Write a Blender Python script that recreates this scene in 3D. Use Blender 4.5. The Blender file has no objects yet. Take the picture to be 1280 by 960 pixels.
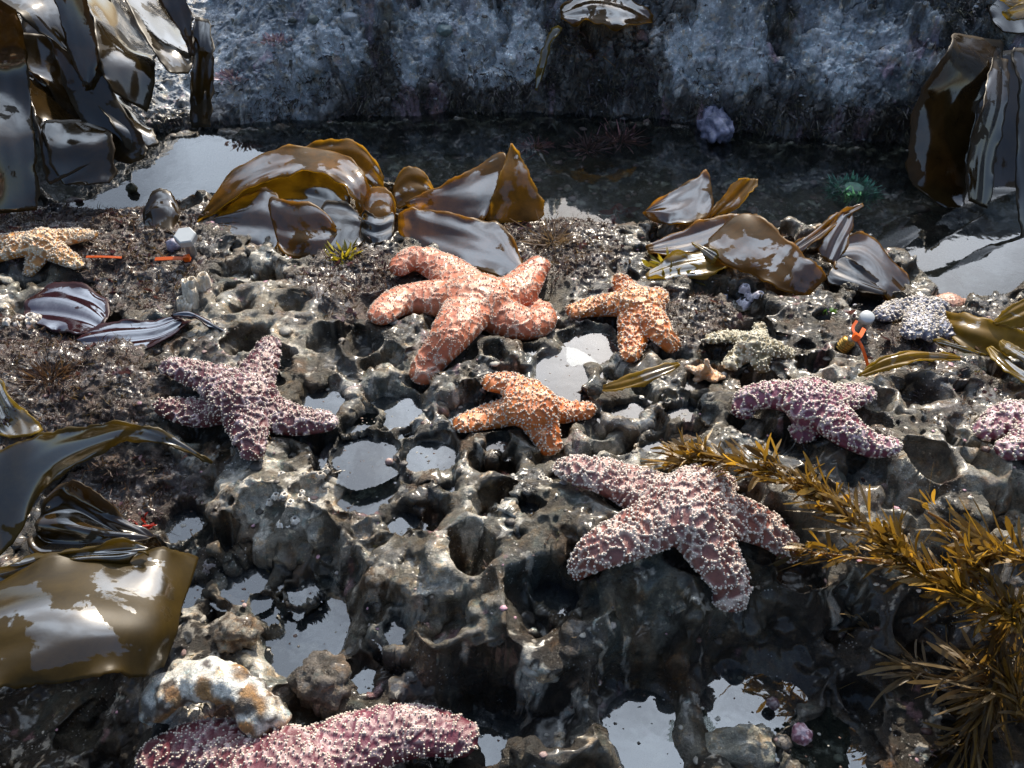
import bpy, math, numpy as np
from math import radians, sin, cos, pi
rng = np.random.default_rng(7)
sc = bpy.context.scene
col = sc.collection

# ------------------------------------------------------------------ camera
CH = 1.0; PITCH = radians(42); F = 1024.0
cam = bpy.data.cameras.new('camera'); co = bpy.data.objects.new('camera', cam); col.objects.link(co)
co.location = (0, 0, CH); co.rotation_euler = (radians(90) - PITCH, 0, 0)
cam.lens = 36 * F / 1280; cam.sensor_width = 36; cam.clip_start = .02; cam.clip_end = 500
sc.camera = co
SP, CP = sin(PITCH), cos(PITCH)
def ray(px, py):
    u = (px - 640) / F; v = (py - 480) / F
    return np.array([u, CP - v * SP, -SP - v * CP])
def P(px, py, z=0.0):
    d = ray(px, py); t = (z - CH) / d[2]
    return np.array([0, 0, CH]) + d * t
def PY(px, py, y):
    d = ray(px, py); return np.array([0, 0, CH]) + d * (y / d[1])
def pxs(px, py, z=0.0):            # metres per photo pixel at that spot
    d = ray(px, py); return ((z - CH) / d[2]) / F

# ------------------------------------------------------------------ noise
def _h(ix, iy, iz, s):
    with np.errstate(over='ignore'):
        n = (ix.astype(np.uint32) * np.uint32(374761393) + iy.astype(np.uint32) * np.uint32(668265263)
             + iz.astype(np.uint32) * np.uint32(2147483647) + np.uint32(s * 1274126177 & 0xffffffff))
        n = (n ^ (n >> np.uint32(13))) * np.uint32(1274126177)
        n = n ^ (n >> np.uint32(16)); n = n * np.uint32(2246822519); n = n ^ (n >> np.uint32(15))
    return n
def h01(ix, iy, iz=None, s=0):
    if iz is None: iz = np.zeros_like(ix)
    return (_h(ix, iy, iz, s) & np.uint32(0xffffff)).astype(np.float64) / 16777215.0
def noise2(x, y, s=0):
    ix = np.floor(x).astype(np.int64); iy = np.floor(y).astype(np.int64); fx = x - ix; fy = y - iy
    def g(a, b):
        t = h01(ix + a, iy + b, s=s) * 2 * pi
        return np.cos(t) * (fx - a) + np.sin(t) * (fy - b)
    u = fx * fx * fx * (fx * (fx * 6 - 15) + 10); v = fy * fy * fy * (fy * (fy * 6 - 15) + 10)
    return ((g(0, 0) * (1 - u) + g(1, 0) * u) * (1 - v) + (g(0, 1) * (1 - u) + g(1, 1) * u) * v) * 1.5
def fbm(x, y, o=4, s=0, gain=.5, ridge=False):
    r = 0; a = 1; t = 0
    for i in range(o):
        n = noise2(x, y, s + i * 17)
        r = r + a * (1 - 2 * np.abs(n) if ridge else n); t += a
        x = x * 2.03 + 3.1; y = y * 2.03 - 1.7; a *= gain
    return r / t
def noise3(p, s=0):
    i = np.floor(p).astype(np.int64); f = p - i; u = f * f * (3 - 2 * f); r = 0
    for a in (0, 1):
        for b in (0, 1):
            for c in (0, 1):
                w = (u[:, 0] if a else 1 - u[:, 0]) * (u[:, 1] if b else 1 - u[:, 1]) * (u[:, 2] if c else 1 - u[:, 2])
                r = r + w * h01(i[:, 0] + a, i[:, 1] + b, i[:, 2] + c, s)
    return r * 2 - 1
def worley2(x, y, s=0, jit=.9):
    ix = np.floor(x).astype(np.int64); iy = np.floor(y).astype(np.int64)
    f1 = np.full(x.shape, 9.); f2 = np.full(x.shape, 9.); cid = np.zeros(x.shape)
    for a in (-1, 0, 1):
        for b in (-1, 0, 1):
            jx = ix + a; jy = iy + b
            d = np.hypot(jx + .5 + jit * (h01(jx, jy, s=s) - .5) - x, jy + .5 + jit * (h01(jx, jy, s=s + 5) - .5) - y)
            m = d < f1
            f2 = np.where(m, f1, np.minimum(f2, d)); cid = np.where(m, h01(jx, jy, s=s + 9), cid); f1 = np.where(m, d, f1)
    return f1, f2, cid
def worley3(p, s=0):
    i = np.floor(p).astype(np.int64); n = len(p)
    f1 = np.full(n, 9.); f2 = np.full(n, 9.); cid = np.zeros(n)
    for a in (-1, 0, 1):
        for b in (-1, 0, 1):
            for c in (-1, 0, 1):
                j = i + np.array([a, b, c])
                q = np.stack([j[:, k] + h01(j[:, 0], j[:, 1], j[:, 2], s + k) for k in range(3)], 1)
                d = np.linalg.norm(q - p, axis=1); m = d < f1
                f2 = np.where(m, f1, np.minimum(f2, d)); cid = np.where(m, h01(j[:, 0], j[:, 1], j[:, 2], s + 7), cid); f1 = np.where(m, d, f1)
    return f1, f2, cid
def ss(a, b, x):
    t = np.clip((x - a) / (b - a), 0, 1); return t * t * (3 - 2 * t)

# ------------------------------------------------------------------ mesh helpers
def tag(o, label=None, cat=None, group=None, kind=None):
    if label: o['label'] = label
    if cat: o['category'] = cat
    if group: o['group'] = group
    if kind: o['kind'] = kind
    return o
def mkmesh(name, V, Fq, mat=None, colr=None, smooth=True):
    """V (n,3), Fq int array (m,k) or list of such arrays; colr (n,3) point colours"""
    me = bpy.data.meshes.new(name); V = np.asarray(V, dtype=np.float32)
    fl = [np.asarray(f, dtype=np.int32) for f in (Fq if isinstance(Fq, list) else [Fq]) if len(f)]
    loops = np.concatenate([f.ravel() for f in fl]); tot = np.concatenate([np.full(len(f), f.shape[1], np.int32) for f in fl])
    st = np.concatenate([[0], np.cumsum(tot)[:-1]]).astype(np.int32)
    me.vertices.add(len(V)); me.vertices.foreach_set('co', V.ravel())
    me.loops.add(len(loops)); me.loops.foreach_set('vertex_index', loops)
    me.polygons.add(len(tot)); me.polygons.foreach_set('loop_start', st); me.polygons.foreach_set('loop_total', tot)
    me.polygons.foreach_set('use_smooth', np.full(len(tot), smooth))
    me.update(calc_edges=True); me.validate()
    if colr is not None: setcol(me, colr)
    if mat: me.materials.append(mat)
    return me
def setcol(me, c):
    at = me.color_attributes.new('Col', 'FLOAT_COLOR', 'POINT')
    c = np.asarray(c, dtype=np.float32)
    if c.ndim == 1: c = np.tile(c, (len(me.vertices), 1))
    if c.shape[1] == 3: c = np.concatenate([c, np.ones((len(c), 1), np.float32)], 1)
    at.data.foreach_set('color', c.ravel())
def ob(name, me, parent=None):
    o = bpy.data.objects.new(name, me); col.objects.link(o)
    if parent is not None: o.parent = parent; o.matrix_parent_inverse = parent.matrix_world.inverted() if False else o.matrix_parent_inverse
    return o
def empty(name, loc=(0, 0, 0)):
    o = bpy.data.objects.new(name, None); o.location = loc; o.empty_display_size = .02; col.objects.link(o); return o
def child(name, me, root):       # mesh built in world coordinates under an empty at root.location
    me.transform(__import__('mathutils').Matrix.Translation(-root.location)); return ob(name, me, root)
def grid_faces(nu, nv):
    i = np.arange(nu * nv).reshape(nv, nu)
    return np.stack([i[:-1, :-1], i[:-1, 1:], i[1:, 1:], i[1:, :-1]], -1).reshape(-1, 4)
def catmull(pts, n):
    pts = np.asarray(pts, float)
    if len(pts) == 2: t = np.linspace(0, 1, n)[:, None]; t = t.reshape((-1,) + (1,) * (pts.ndim - 1)); return pts[0] * (1 - t) + pts[1] * t
    e = np.concatenate([[2 * pts[0] - pts[1]], pts, [2 * pts[-1] - pts[-2]]])
    u = np.linspace(0, len(pts) - 1, n); i = np.minimum(u.astype(int), len(pts) - 2); t = (u - i).reshape((-1,) + (1,) * (pts.ndim - 1))
    a, b, c, d = e[i], e[i + 1], e[i + 2], e[i + 3]
    return .5 * (2 * b + (c - a) * t + (2 * a - 5 * b + 4 * c - d) * t * t + (3 * b - a - 3 * c + d) * t ** 3)
def tube(path, rad, ns=12, flat=1.0, up=(0, 0, 1)):
    path = np.asarray(path, float); n = len(path); rad = np.broadcast_to(np.asarray(rad, float), (n,))
    T = np.gradient(path, axis=0); T /= np.linalg.norm(T, axis=1)[:, None] + 1e-9
    up = np.array(up, float); S = np.cross(T, up); bad = np.linalg.norm(S, axis=1) < 1e-3; S[bad] = [1, 0, 0]
    S /= np.linalg.norm(S, axis=1)[:, None]; U = np.cross(S, T)
    a = np.linspace(0, 2 * pi, ns, endpoint=False)
    V = path[:, None] + rad[:, None, None] * (np.cos(a)[None, :, None] * S[:, None] + flat * np.sin(a)[None, :, None] * U[:, None])
    V = V.reshape(-1, 3); i = np.arange(n * ns).reshape(n, ns); j = np.roll(i, -1, 1)
    q = np.stack([i[:-1], j[:-1], j[1:], i[1:]], -1).reshape(-1, 4)
    c0, c1 = len(V), len(V) + 1; V = np.concatenate([V, path[:1], path[-1:]])
    t = np.concatenate([np.stack([np.full(ns, c0), j[0], i[0]], -1), np.stack([np.full(ns, c1), i[-1], j[-1]], -1)])
    return V, [q, t]
class Acc:
    def __init__(s): s.V = []; s.F = {}; s.n = 0; s.C = []
    def add(s, V, Fs, c=None):
        V = np.asarray(V, float)
        for f in (Fs if isinstance(Fs, list) else [Fs]):
            f = np.asarray(f); s.F.setdefault(f.shape[1], []).append(f + s.n)
        s.V.append(V); s.n += len(V)
        if c is not None: s.C.append(np.broadcast_to(np.asarray(c, float), (len(V), 3)))
        return s
    def mesh(s, name, mat=None, smooth=True):
        return mkmesh(name, np.concatenate(s.V), [np.concatenate(v) for v in s.F.values()], mat, np.concatenate(s.C) if s.C else None, smooth)
def ribbons(B, D, S, L, W, curl, C, seg=4, prof='leaf', jit=.0):
    """many thin tapered blades: base B, direction D, side S, length L, width W, curl vector (bend), colour C"""
    n = len(B); t = np.linspace(0, 1, seg + 1)
    w = {'leaf': np.sin(pi * np.clip(t * .93 + .07, 0, 1)) ** .7, 'oar': np.interp(t, [0, .3, .55, .8, .93, 1], [.25, .5, .85, 1, .75, .25]), 'strap': np.array([.7] + [1] * (seg - 1) + [.35]), 'hair': 1 - .8 * t}[prof]
    ctr = B[:, None] + D[:, None] * (L[:, None, None] * t[None, :, None]) + curl[:, None] * (t ** 2)[None, :, None] * L[:, None, None]
    off = S[:, None] * (W[:, None, None] * .5 * w[None, :, None])
    V = np.stack([ctr - off, ctr + off], 2).reshape(-1, 3)
    base = (np.arange(n) * (2 * (seg + 1)))[:, None]; k = np.arange(seg) * 2
    q = np.stack([base + k, base + k + 1, base + k + 3, base + k + 2], -1).reshape(-1, 4)
    return V, q, np.repeat(C, 2 * (seg + 1), 0)
def ico():
    g = (1 + 5 ** .5) / 2
    v = np.array([(-1, g, 0), (1, g, 0), (-1, -g, 0), (1, -g, 0), (0, -1, g), (0, 1, g), (0, -1, -g), (0, 1, -g), (g, 0, -1), (g, 0, 1), (-g, 0, -1), (-g, 0, 1)], float)
    f = np.array([(0, 11, 5), (0, 5, 1), (0, 1, 7), (0, 7, 10), (0, 10, 11), (1, 5, 9), (5, 11, 4), (11, 10, 2), (10, 7, 6), (7, 1, 8), (3, 9, 4), (3, 4, 2), (3, 2, 6), (3, 6, 8), (3, 8, 9), (4, 9, 5), (2, 4, 11), (6, 2, 10), (8, 6, 7), (9, 8, 1)])
    return v / np.linalg.norm(v[0]), f
ICV, ICF = ico()
def subdiv(v, f):
    V = list(map(tuple, v)); m = {}; out = []
    def mid(a, b):
        k = (min(a, b), max(a, b))
        if k not in m:
            p = (np.array(V[a]) + np.array(V[b])) / 2; V.append(tuple(p / np.linalg.norm(p))); m[k] = len(V) - 1
        return m[k]
    for a, b, c in f:
        x, y, z = mid(a, b), mid(b, c), mid(c, a); out += [(a, x, z), (b, y, x), (c, z, y), (x, y, z)]
    return np.array(V), np.array(out)
IV2, IF2 = subdiv(ICV, ICF); IV3, IF3 = subdiv(IV2, IF2); IV4, IF4 = subdiv(IV3, IF3)
def balls(Cn, R, C=None, base=(ICV, ICF), lump=0.):
    """many little balls; R (n,) or (n,3) ; lump = random radial noise"""
    v, f = base; n = len(Cn); R = np.asarray(R, float); R = R[:, None] * np.ones(3) if R.ndim == 1 else R
    k = 1 + lump * (rng.random((n, len(v), 1)) - .5) if lump else 1
    V = Cn[:, None] + v[None] * R[:, None] * k
    Fs = (f[None] + (np.arange(n) * len(v))[:, None, None]).reshape(-1, 3)
    return V.reshape(-1, 3), Fs, (np.repeat(C, len(v), 0) if C is not None else None)

# ------------------------------------------------------------------ materials
def newmat(name):
    m = bpy.data.materials.new(name); m.use_nodes = True; nt = m.node_tree; nt.nodes.clear()
    out = nt.nodes.new('ShaderNodeOutputMaterial'); return m, nt, out
def N(nt, t, **k):
    n = nt.nodes.new(t)
    for a, b in k.items():
        if a in n.inputs: n.inputs[a].default_value = b
        else: setattr(n, a, b)
    return n
def noise_n(nt, co_, scale, detail=4, rough=.6, dist=0.):
    n = N(nt, 'ShaderNodeTexNoise'); n.inputs['Scale'].default_value = scale; n.inputs['Detail'].default_value = detail
    n.inputs['Roughness'].default_value = rough; n.inputs['Distortion'].default_value = dist; nt.links.new(co_, n.inputs['Vector']); return n
def mr(nt, src, a, b, c, d):
    n = N(nt, 'ShaderNodeMapRange'); nt.links.new(src, n.inputs['Value'])
    for k, v in zip(('From Min', 'From Max', 'To Min', 'To Max'), (a, b, c, d)): n.inputs[k].default_value = v
    return n.outputs['Result']
def surf(name, color=None, rough=(.3, .5), spec=.5, bump=(.4, 150), var=.35, vscale=60, coat=0., transl=None, tcol=None, metal=0., ior=1.5, attr=False, mott=None, bdist=.003):
    """general procedural material: base colour (or the Col attribute) broken up by noise, uneven gloss, fine relief"""
    m, nt, out = newmat(name); L = nt.links
    tc = N(nt, 'ShaderNodeTexCoord').outputs['Object']
    b = N(nt, 'ShaderNodeBsdfPrincipled'); b.inputs['IOR'].default_value = ior; b.inputs['Metallic'].default_value = metal
    b.inputs['Specular IOR Level'].default_value = spec; b.inputs['Coat Weight'].default_value = coat; b.inputs['Coat Roughness'].default_value = .08
    if attr:
        at = N(nt, 'ShaderNodeAttribute'); at.attribute_name = 'Col'; src = at.outputs['Color']
    else:
        r = N(nt, 'ShaderNodeRGB'); r.outputs[0].default_value = (*color, 1); src = r.outputs[0]
    if mott:
        nn = noise_n(nt, tc, mott[1], 3); mx = N(nt, 'ShaderNodeMix', data_type='RGBA'); L.new(mr(nt, nn.outputs['Fac'], .45, .62, 0, 1), mx.inputs[0]); L.new(src, mx.inputs[6]); mx.inputs[7].default_value = (*mott[0], 1); src = mx.outputs[2]
    nv = noise_n(nt, tc, vscale, 6, .65); f = mr(nt, nv.outputs['Fac'], .3, .7, 1 - var, 1 + var)
    mul = N(nt, 'ShaderNodeVectorMath', operation='MULTIPLY'); L.new(src, mul.inputs[0]); L.new(f, mul.inputs[1]); L.new(mul.outputs[0], b.inputs['Base Color'])
    nr = noise_n(nt, tc, vscale * .7, 4); L.new(mr(nt, nr.outputs['Fac'], .35, .65, *rough), b.inputs['Roughness'])
    if bump:
        nb = noise_n(nt, tc, bump[1], 5, .65); bp = N(nt, 'ShaderNodeBump'); bp.inputs['Strength'].default_value = bump[0]; bp.inputs['Distance'].default_value = bdist
        L.new(nb.outputs['Fac'], bp.inputs['Height']); L.new(bp.outputs[0], b.inputs['Normal'])
    sh = b.outputs[0]
    if transl:
        tr = N(nt, 'ShaderNodeBsdfTranslucent')
        if tcol: tr.inputs['Color'].default_value = (*tcol, 1)
        else: 
            m2 = N(nt, 'ShaderNodeVectorMath', operation='MULTIPLY'); m2.inputs[1].default_value = (2.2, 2.0, 1.2); L.new(mul.outputs[0], m2.inputs[0]); L.new(m2.outputs[0], tr.inputs['Color'])
        ms = N(nt, 'ShaderNodeMixShader'); ms.inputs[0].default_value = transl; L.new(sh, ms.inputs[1]); L.new(tr.outputs[0], ms.inputs[2]); sh = ms.outputs[0]
    L.new(sh, out.inputs['Surface']); return m

def rock_material():
    m, nt, out = newmat('wet_rock'); L = nt.links
    tc = N(nt, 'ShaderNodeTexCoord').outputs['Object']
    at = N(nt, 'ShaderNodeAttribute'); at.attribute_name = 'Col'
    b = N(nt, 'ShaderNodeBsdfPrincipled')
    n1 = noise_n(nt, tc, 90, 8, .7); n2 = noise_n(nt, tc, 420, 4, .6); n5 = noise_n(nt, tc, 30, 6, .65)
    f1 = mr(nt, n1.outputs['Fac'], .32, .68, .55, 1.5); f2 = mr(nt, n2.outputs['Fac'], .35, .65, .75, 1.25)
    mm = N(nt, 'ShaderNodeMath', operation='MULTIPLY'); L.new(f1, mm.inputs[0]); L.new(f2, mm.inputs[1])
    h1 = noise_n(nt, tc, 33, 6, .7); h2 = noise_n(nt, tc, 47, 6, .7); h3 = noise_n(nt, tc, 61, 7, .75); cur = at.outputs['Color']
    for hn, lo, hi, cc, am in ((h1, .54, .62, (1.4, 1.0, .6, 1), .6), (h2, .56, .64, (.5, .8, .9, 1), .6), (h3, .58, .63, (2.6, 2.5, 2.3, 1), .9)):
        tm = N(nt, 'ShaderNodeVectorMath', operation='MULTIPLY'); L.new(cur, tm.inputs[0]); tm.inputs[1].default_value = cc[:3]
        mxx = N(nt, 'ShaderNodeMix', data_type='RGBA'); L.new(mr(nt, hn.outputs['Fac'], lo, hi, 0, am), mxx.inputs[0]); L.new(cur, mxx.inputs[6]); L.new(tm.outputs[0], mxx.inputs[7]); cur = mxx.outputs[2]
    mul = N(nt, 'ShaderNodeVectorMath', operation='MULTIPLY'); L.new(cur, mul.inputs[0]); L.new(mm.outputs[0], mul.inputs[1])
    # small encrusting specks (pale barnacle spat)
    vo = N(nt, 'ShaderNodeTexVoronoi'); vo.inputs['Scale'].default_value = 160; L.new(tc, vo.inputs['Vector'])
    sp = mr(nt, vo.outputs['Distance'], .14, .2, 1, 0); n3 = noise_n(nt, tc, 9, 4, .7); g = mr(nt, n3.outputs['Fac'], .54, .6, 0, 1)
    sm = N(nt, 'ShaderNodeMath', operation='MULTIPLY'); L.new(sp, sm.inputs[0]); L.new(g, sm.inputs[1])
    mx = N(nt, 'ShaderNodeMix', data_type='RGBA'); L.new(sm.outputs[0], mx.inputs[0]); L.new(mul.outputs[0], mx.inputs[6]); mx.inputs[7].default_value = (.5, .48, .45, 1)
    L.new(mx.outputs[2], b.inputs['Base Color'])
    nr = noise_n(nt, tc, 22, 6, .7); L.new(mr(nt, nr.outputs['Fac'], .35, .65, .16, .6), b.inputs['Roughness'])
    b.inputs['IOR'].default_value = 1.5; nw = noise_n(nt, tc, 12, 5, .65); L.new(mr(nt, nw.outputs['Fac'], .47, .55, .0, .6), b.inputs['Coat Weight']); b.inputs['Coat Roughness'].default_value = .22; b.inputs['Coat IOR'].default_value = 1.6
    hb = noise_n(nt, tc, 150, 8, .72); hb2 = noise_n(nt, tc, 520, 4, .7)
    a = N(nt, 'ShaderNodeMath', operation='MULTIPLY_ADD'); L.new(hb2.outputs['Fac'], a.inputs[0]); a.inputs[1].default_value = .3; L.new(hb.outputs['Fac'], a.inputs[2])
    bp = N(nt, 'ShaderNodeBump'); bp.inputs['Strength'].default_value = .9; bp.inputs['Distance'].default_value = .007
    L.new(a.outputs[0], bp.inputs['Height']); L.new(bp.outputs[0], b.inputs['Normal'])
    L.new(b.outputs[0], out.inputs['Surface']); return m
def water_material(name, murk=(.05, .06, .06), mf=.25, tint=(.75, .8, .75), ior=2.1, wob=.06, ws=14):
    m, nt, out = newmat(name); L = nt.links
    tc = N(nt, 'ShaderNodeTexCoord').outputs['Object']
    nb = noise_n(nt, tc, ws, 3, .5); bp = N(nt, 'ShaderNodeBump'); bp.inputs['Strength'].default_value = wob; bp.inputs['Distance'].default_value = .01; L.new(nb.outputs['Fac'], bp.inputs['Height'])
    fr = N(nt, 'ShaderNodeFresnel'); fr.inputs['IOR'].default_value = ior
    tr = N(nt, 'ShaderNodeBsdfTransparent'); tr.inputs[0].default_value = (*tint, 1)
    df = N(nt, 'ShaderNodeBsdfDiffuse'); df.inputs[0].default_value = (*murk, 1)
    gl = N(nt, 'ShaderNodeBsdfGlossy'); gl.inputs['Roughness'].default_value = .025; gl.inputs[0].default_value = (1, 1, 1, 1)
    L.new(bp.outputs[0], gl.inputs['Normal'])
    m1 = N(nt, 'ShaderNodeMixShader'); m1.inputs[0].default_value = mf; L.new(tr.outputs[0], m1.inputs[1]); L.new(df.outputs[0], m1.inputs[2])
    m2 = N(nt, 'ShaderNodeMixShader'); L.new(fr.outputs[0], m2.inputs[0]); L.new(m1.outputs[0], m2.inputs[1]); L.new(gl.outputs[0], m2.inputs[2])
    L.new(m2.outputs[0], out.inputs['Surface']); return m
def kelp_material(name, base, tcol, tf=.45, wet=.52, rough=.07, sp=1.0):
    """glossy brown blade: translucent, with a broken wet film over a duller skin"""
    m, nt, out = newmat(name); L = nt.links
    tc = N(nt, 'ShaderNodeTexCoord').outputs['Object']
    b = N(nt, 'ShaderNodeBsdfPrincipled'); b.inputs['IOR'].default_value = 2.15
    n1 = noise_n(nt, tc, 16, 6, .65, .4); f = mr(nt, n1.outputs['Fac'], .3, .7, .6, 1.4)
    c = N(nt, 'ShaderNodeRGB'); c.outputs[0].default_value = (*base, 1)
    mul = N(nt, 'ShaderNodeVectorMath', operation='MULTIPLY'); L.new(c.outputs[0], mul.inputs[0]); L.new(f, mul.inputs[1]); L.new(mul.outputs[0], b.inputs['Base Color'])
    n2 = noise_n(nt, tc, 10, 8, .6, .5); ed = N(nt, 'ShaderNodeAttribute'); ed.attribute_name = 'Col'; oi = N(nt, 'ShaderNodeObjectInfo')
    q1 = N(nt, 'ShaderNodeMath', operation='MULTIPLY_ADD'); L.new(ed.outputs['Fac'], q1.inputs[0]); q1.inputs[1].default_value = .3; L.new(n2.outputs['Fac'], q1.inputs[2])
    q2 = N(nt, 'ShaderNodeMath', operation='MULTIPLY_ADD'); L.new(oi.outputs['Random'], q2.inputs[0]); q2.inputs[1].default_value = .06; L.new(q1.outputs[0], q2.inputs[2])
    L.new(mr(nt, q2.outputs[0], wet + .03, wet + .045, rough, .42), b.inputs['Roughness']); L.new(mr(nt, q2.outputs[0], wet + .03, wet + .045, sp, .07), b.inputs['Specular IOR Level'])
    n3 = noise_n(nt, tc, 14, 4, .5); n4 = noise_n(nt, tc, 130, 3, .5)
    a = N(nt, 'ShaderNodeMath', operation='MULTIPLY_ADD'); L.new(n4.outputs['Fac'], a.inputs[0]); a.inputs[1].default_value = .05; L.new(n3.outputs['Fac'], a.inputs[2])
    bp = N(nt, 'ShaderNodeBump'); bp.inputs['Strength'].default_value = .22; bp.inputs['Distance'].default_value = .003; L.new(a.outputs[0], bp.inputs['Height']); L.new(bp.outputs[0], b.inputs['Normal'])
    tr = N(nt, 'ShaderNodeBsdfTranslucent'); c2 = N(nt, 'ShaderNodeVectorMath', operation='MULTIPLY'); c2.inputs[0].default_value = tcol; L.new(f, c2.inputs[1]); L.new(c2.outputs[0], tr.inputs['Color'])
    ms = N(nt, 'ShaderNodeMixShader'); ms.inputs[0].default_value = tf; L.new(b.outputs[0], ms.inputs[1]); L.new(tr.outputs[0], ms.inputs[2])
    L.new(ms.outputs[0], out.inputs['Surface']); return m
M = dict(
    rock=rock_material(),
    pool=water_material('pool_water', (.08, .09, .1), .2),
    sea=water_material('sea_water', (.03, .05, .06), .8),
    trench=water_material('channel_water', (.03, .035, .035), .1, (.75, .8, .75), 1.6, .06, 9),
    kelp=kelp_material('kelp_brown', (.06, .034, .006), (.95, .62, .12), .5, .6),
    kelpg=kelp_material('kelp_golden', (.09, .05, .006), (.97, .68, .14), .6, .49, .12),
    kelpm=kelp_material('kelp_matte_olive', (.17, .1, .012), (.95, .75, .15), .35, .46, .2, .7),
    kelps=kelp_material('kelp_olive_dull', (.04, .026, .006), (.5, .36, .08), .25, .49, .15, .7),
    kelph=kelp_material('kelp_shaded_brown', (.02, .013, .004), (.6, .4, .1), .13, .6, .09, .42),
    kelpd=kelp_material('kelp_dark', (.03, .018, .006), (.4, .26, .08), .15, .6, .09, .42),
    kelpy=kelp_material('kelp_olive', (.13, .085, .012), (.92, .74, .2), .35, .56, .12),
    kelpo=kelp_material('kelp_green_brown', (.045, .03, .006), (.5, .38, .09), .25, .57, .12, .8),
    kelpr=kelp_material('red_blade', (.028, .008, .01), (.1, .02, .02), .12, .62),
    turf=surf('turf', attr=True, rough=(.4, .7), bump=None, var=.4, vscale=80, transl=.25),
    frond=surf('golden_frond', attr=True, rough=(.2, .4), bump=(.3, 200), var=.3, vscale=50, transl=.45),
    shell=surf('shell', attr=True, rough=(.25, .5), bump=(.5, 300), var=.35, vscale=120),
)

# ------------------------------------------------------------------ terrain layout
WL = -0.07                                   # channel water level
XS = np.concatenate([-np.geomspace(14, 1.45, 60)[:-1], np.arange(-1.45, 1.45, .0027), np.geomspace(1.45, 14, 60)])
def yrows():
    a = list(-np.geomspace(8, .25, 40)); y = -.22
    while y < .30: a.append(y); y += .006
    while y < 3.0:
        a.append(y); y += .0017 + .0011 * min(1, max(0, (y - .35) / 1.3)) - (.0009 if 2.15 < y else 0)
    a += list(np.geomspace(3.0, 16, 70)); return np.array(a)
YS = yrows()
X, Y = np.meshgrid(XS, YS)
# levels by photo position (px, py, z)
CTRL = [
 # bank of the channel
 (20,275,.0),(60,300,.01),(120,300,0),(200,296,.0),(250,300,.01),(330,318,.01),(420,322,.0),(500,330,.0),(600,300,-.01),(680,290,-.01),(740,300,-.01),(800,300,-.01),(850,310,0),(930,320,.0),(1000,340,0),(1060,350,-.01),(1120,370,-.02),
 # shelf
 (40,380,.0),(120,400,-.02),(60,470,.03),(140,470,.04),(80,540,.01),(200,420,.02),(250,430,.02),(300,400,.03),(350,400,.03),(420,440,.03),(480,460,.03),(420,520,-.01),(470,520,-.02),(560,450,.03),(640,450,.03),(720,440,-.02),(740,420,-.03),(800,470,.0),(850,430,0),(900,400,.0),(970,470,.03),(1040,470,.04),(1040,410,.02),(1100,480,.05),(1180,480,.05),(1250,470,.04),(1130,430,.02),(1200,420,-.01),
 (220,500,.02),(300,520,.02),(380,560,.01),(460,560,-.02),(540,560,-.01),(620,590,.0),(700,560,.01),(780,560,.0),(850,560,.02),(930,560,.05),(1010,570,.06),(1090,600,.07),(1180,600,.08),(1260,620,.07),
 # front left, lower
 (180,600,-.03),(100,620,-.1),(40,660,-.12),(180,680,-.12),(240,640,-.1),(290,620,.02),(340,640,.03),(400,650,.02),(430,690,-.02),(300,700,-.1),(310,740,-.12),(250,760,-.12),(200,800,-.14),(380,780,-.15),(420,760,-.15),(400,840,-.12),(290,800,-.12),(100,900,-.24),(30,900,-.26),(180,900,-.2),(240,870,-.05),(310,880,-.06),(420,880,-.1),(480,850,-.12),
 # middle hump
 (500,640,-.02),(470,720,.0),(520,700,.02),(600,640,.02),(660,620,.045),(720,640,.055),(640,700,.035),(560,760,.0),(500,800,-.03),(560,830,-.04),(620,790,.0),(690,800,.015),(690,825,.012),(760,820,.01),(850,810,.0),(850,780,.015),(840,720,.045),(780,740,.03),(635,825,.005),(700,900,-.035),(650,900,-.05),(700,960,-.09),(750,880,-.04),(540,930,-.2),(600,930,-.2),(800,920,-.2),(860,880,-.14),(870,950,-.16),
 # star hump and dark right front
 (850,650,.08),(930,680,.065),(990,720,.03),(930,760,.03),(960,820,-.12),(1040,780,-.12),(900,850,-.1),(960,920,-.2),(1030,930,-.2),(1050,850,-.18),(1130,850,-.2),(1200,880,-.22),(1260,930,-.22),(1100,760,-.05),(1200,780,-.06),(1130,700,.02),(1060,660,.05),(1260,720,.02),
 (300,1010,-.12),(500,1010,-.15),(700,1010,-.2),(900,1010,-.15),(1150,1010,-.2),(120,1010,-.2),
]
num = np.zeros_like(X); den = np.full_like(X, .004)
for px, py, z in CTRL:
    z = z * .6 if z < -.05 and not (px < 200 and py > 850) else z
    p = P(px, py, z); s = .042 * (.6 + .4 * p[1]) * 1.25
    j0, j1 = np.searchsorted(YS, [p[1] - 5 * s, p[1] + 5 * s]); i0, i1 = np.searchsorted(XS, [p[0] - 5 * s, p[0] + 5 * s])
    w = np.exp(-((X[j0:j1, i0:i1] - p[0]) ** 2 + (Y[j0:j1, i0:i1] - p[1]) ** 2) / (2 * s * s)); num[j0:j1, i0:i1] += w * z; den[j0:j1, i0:i1] += w
H = num / den
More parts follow.
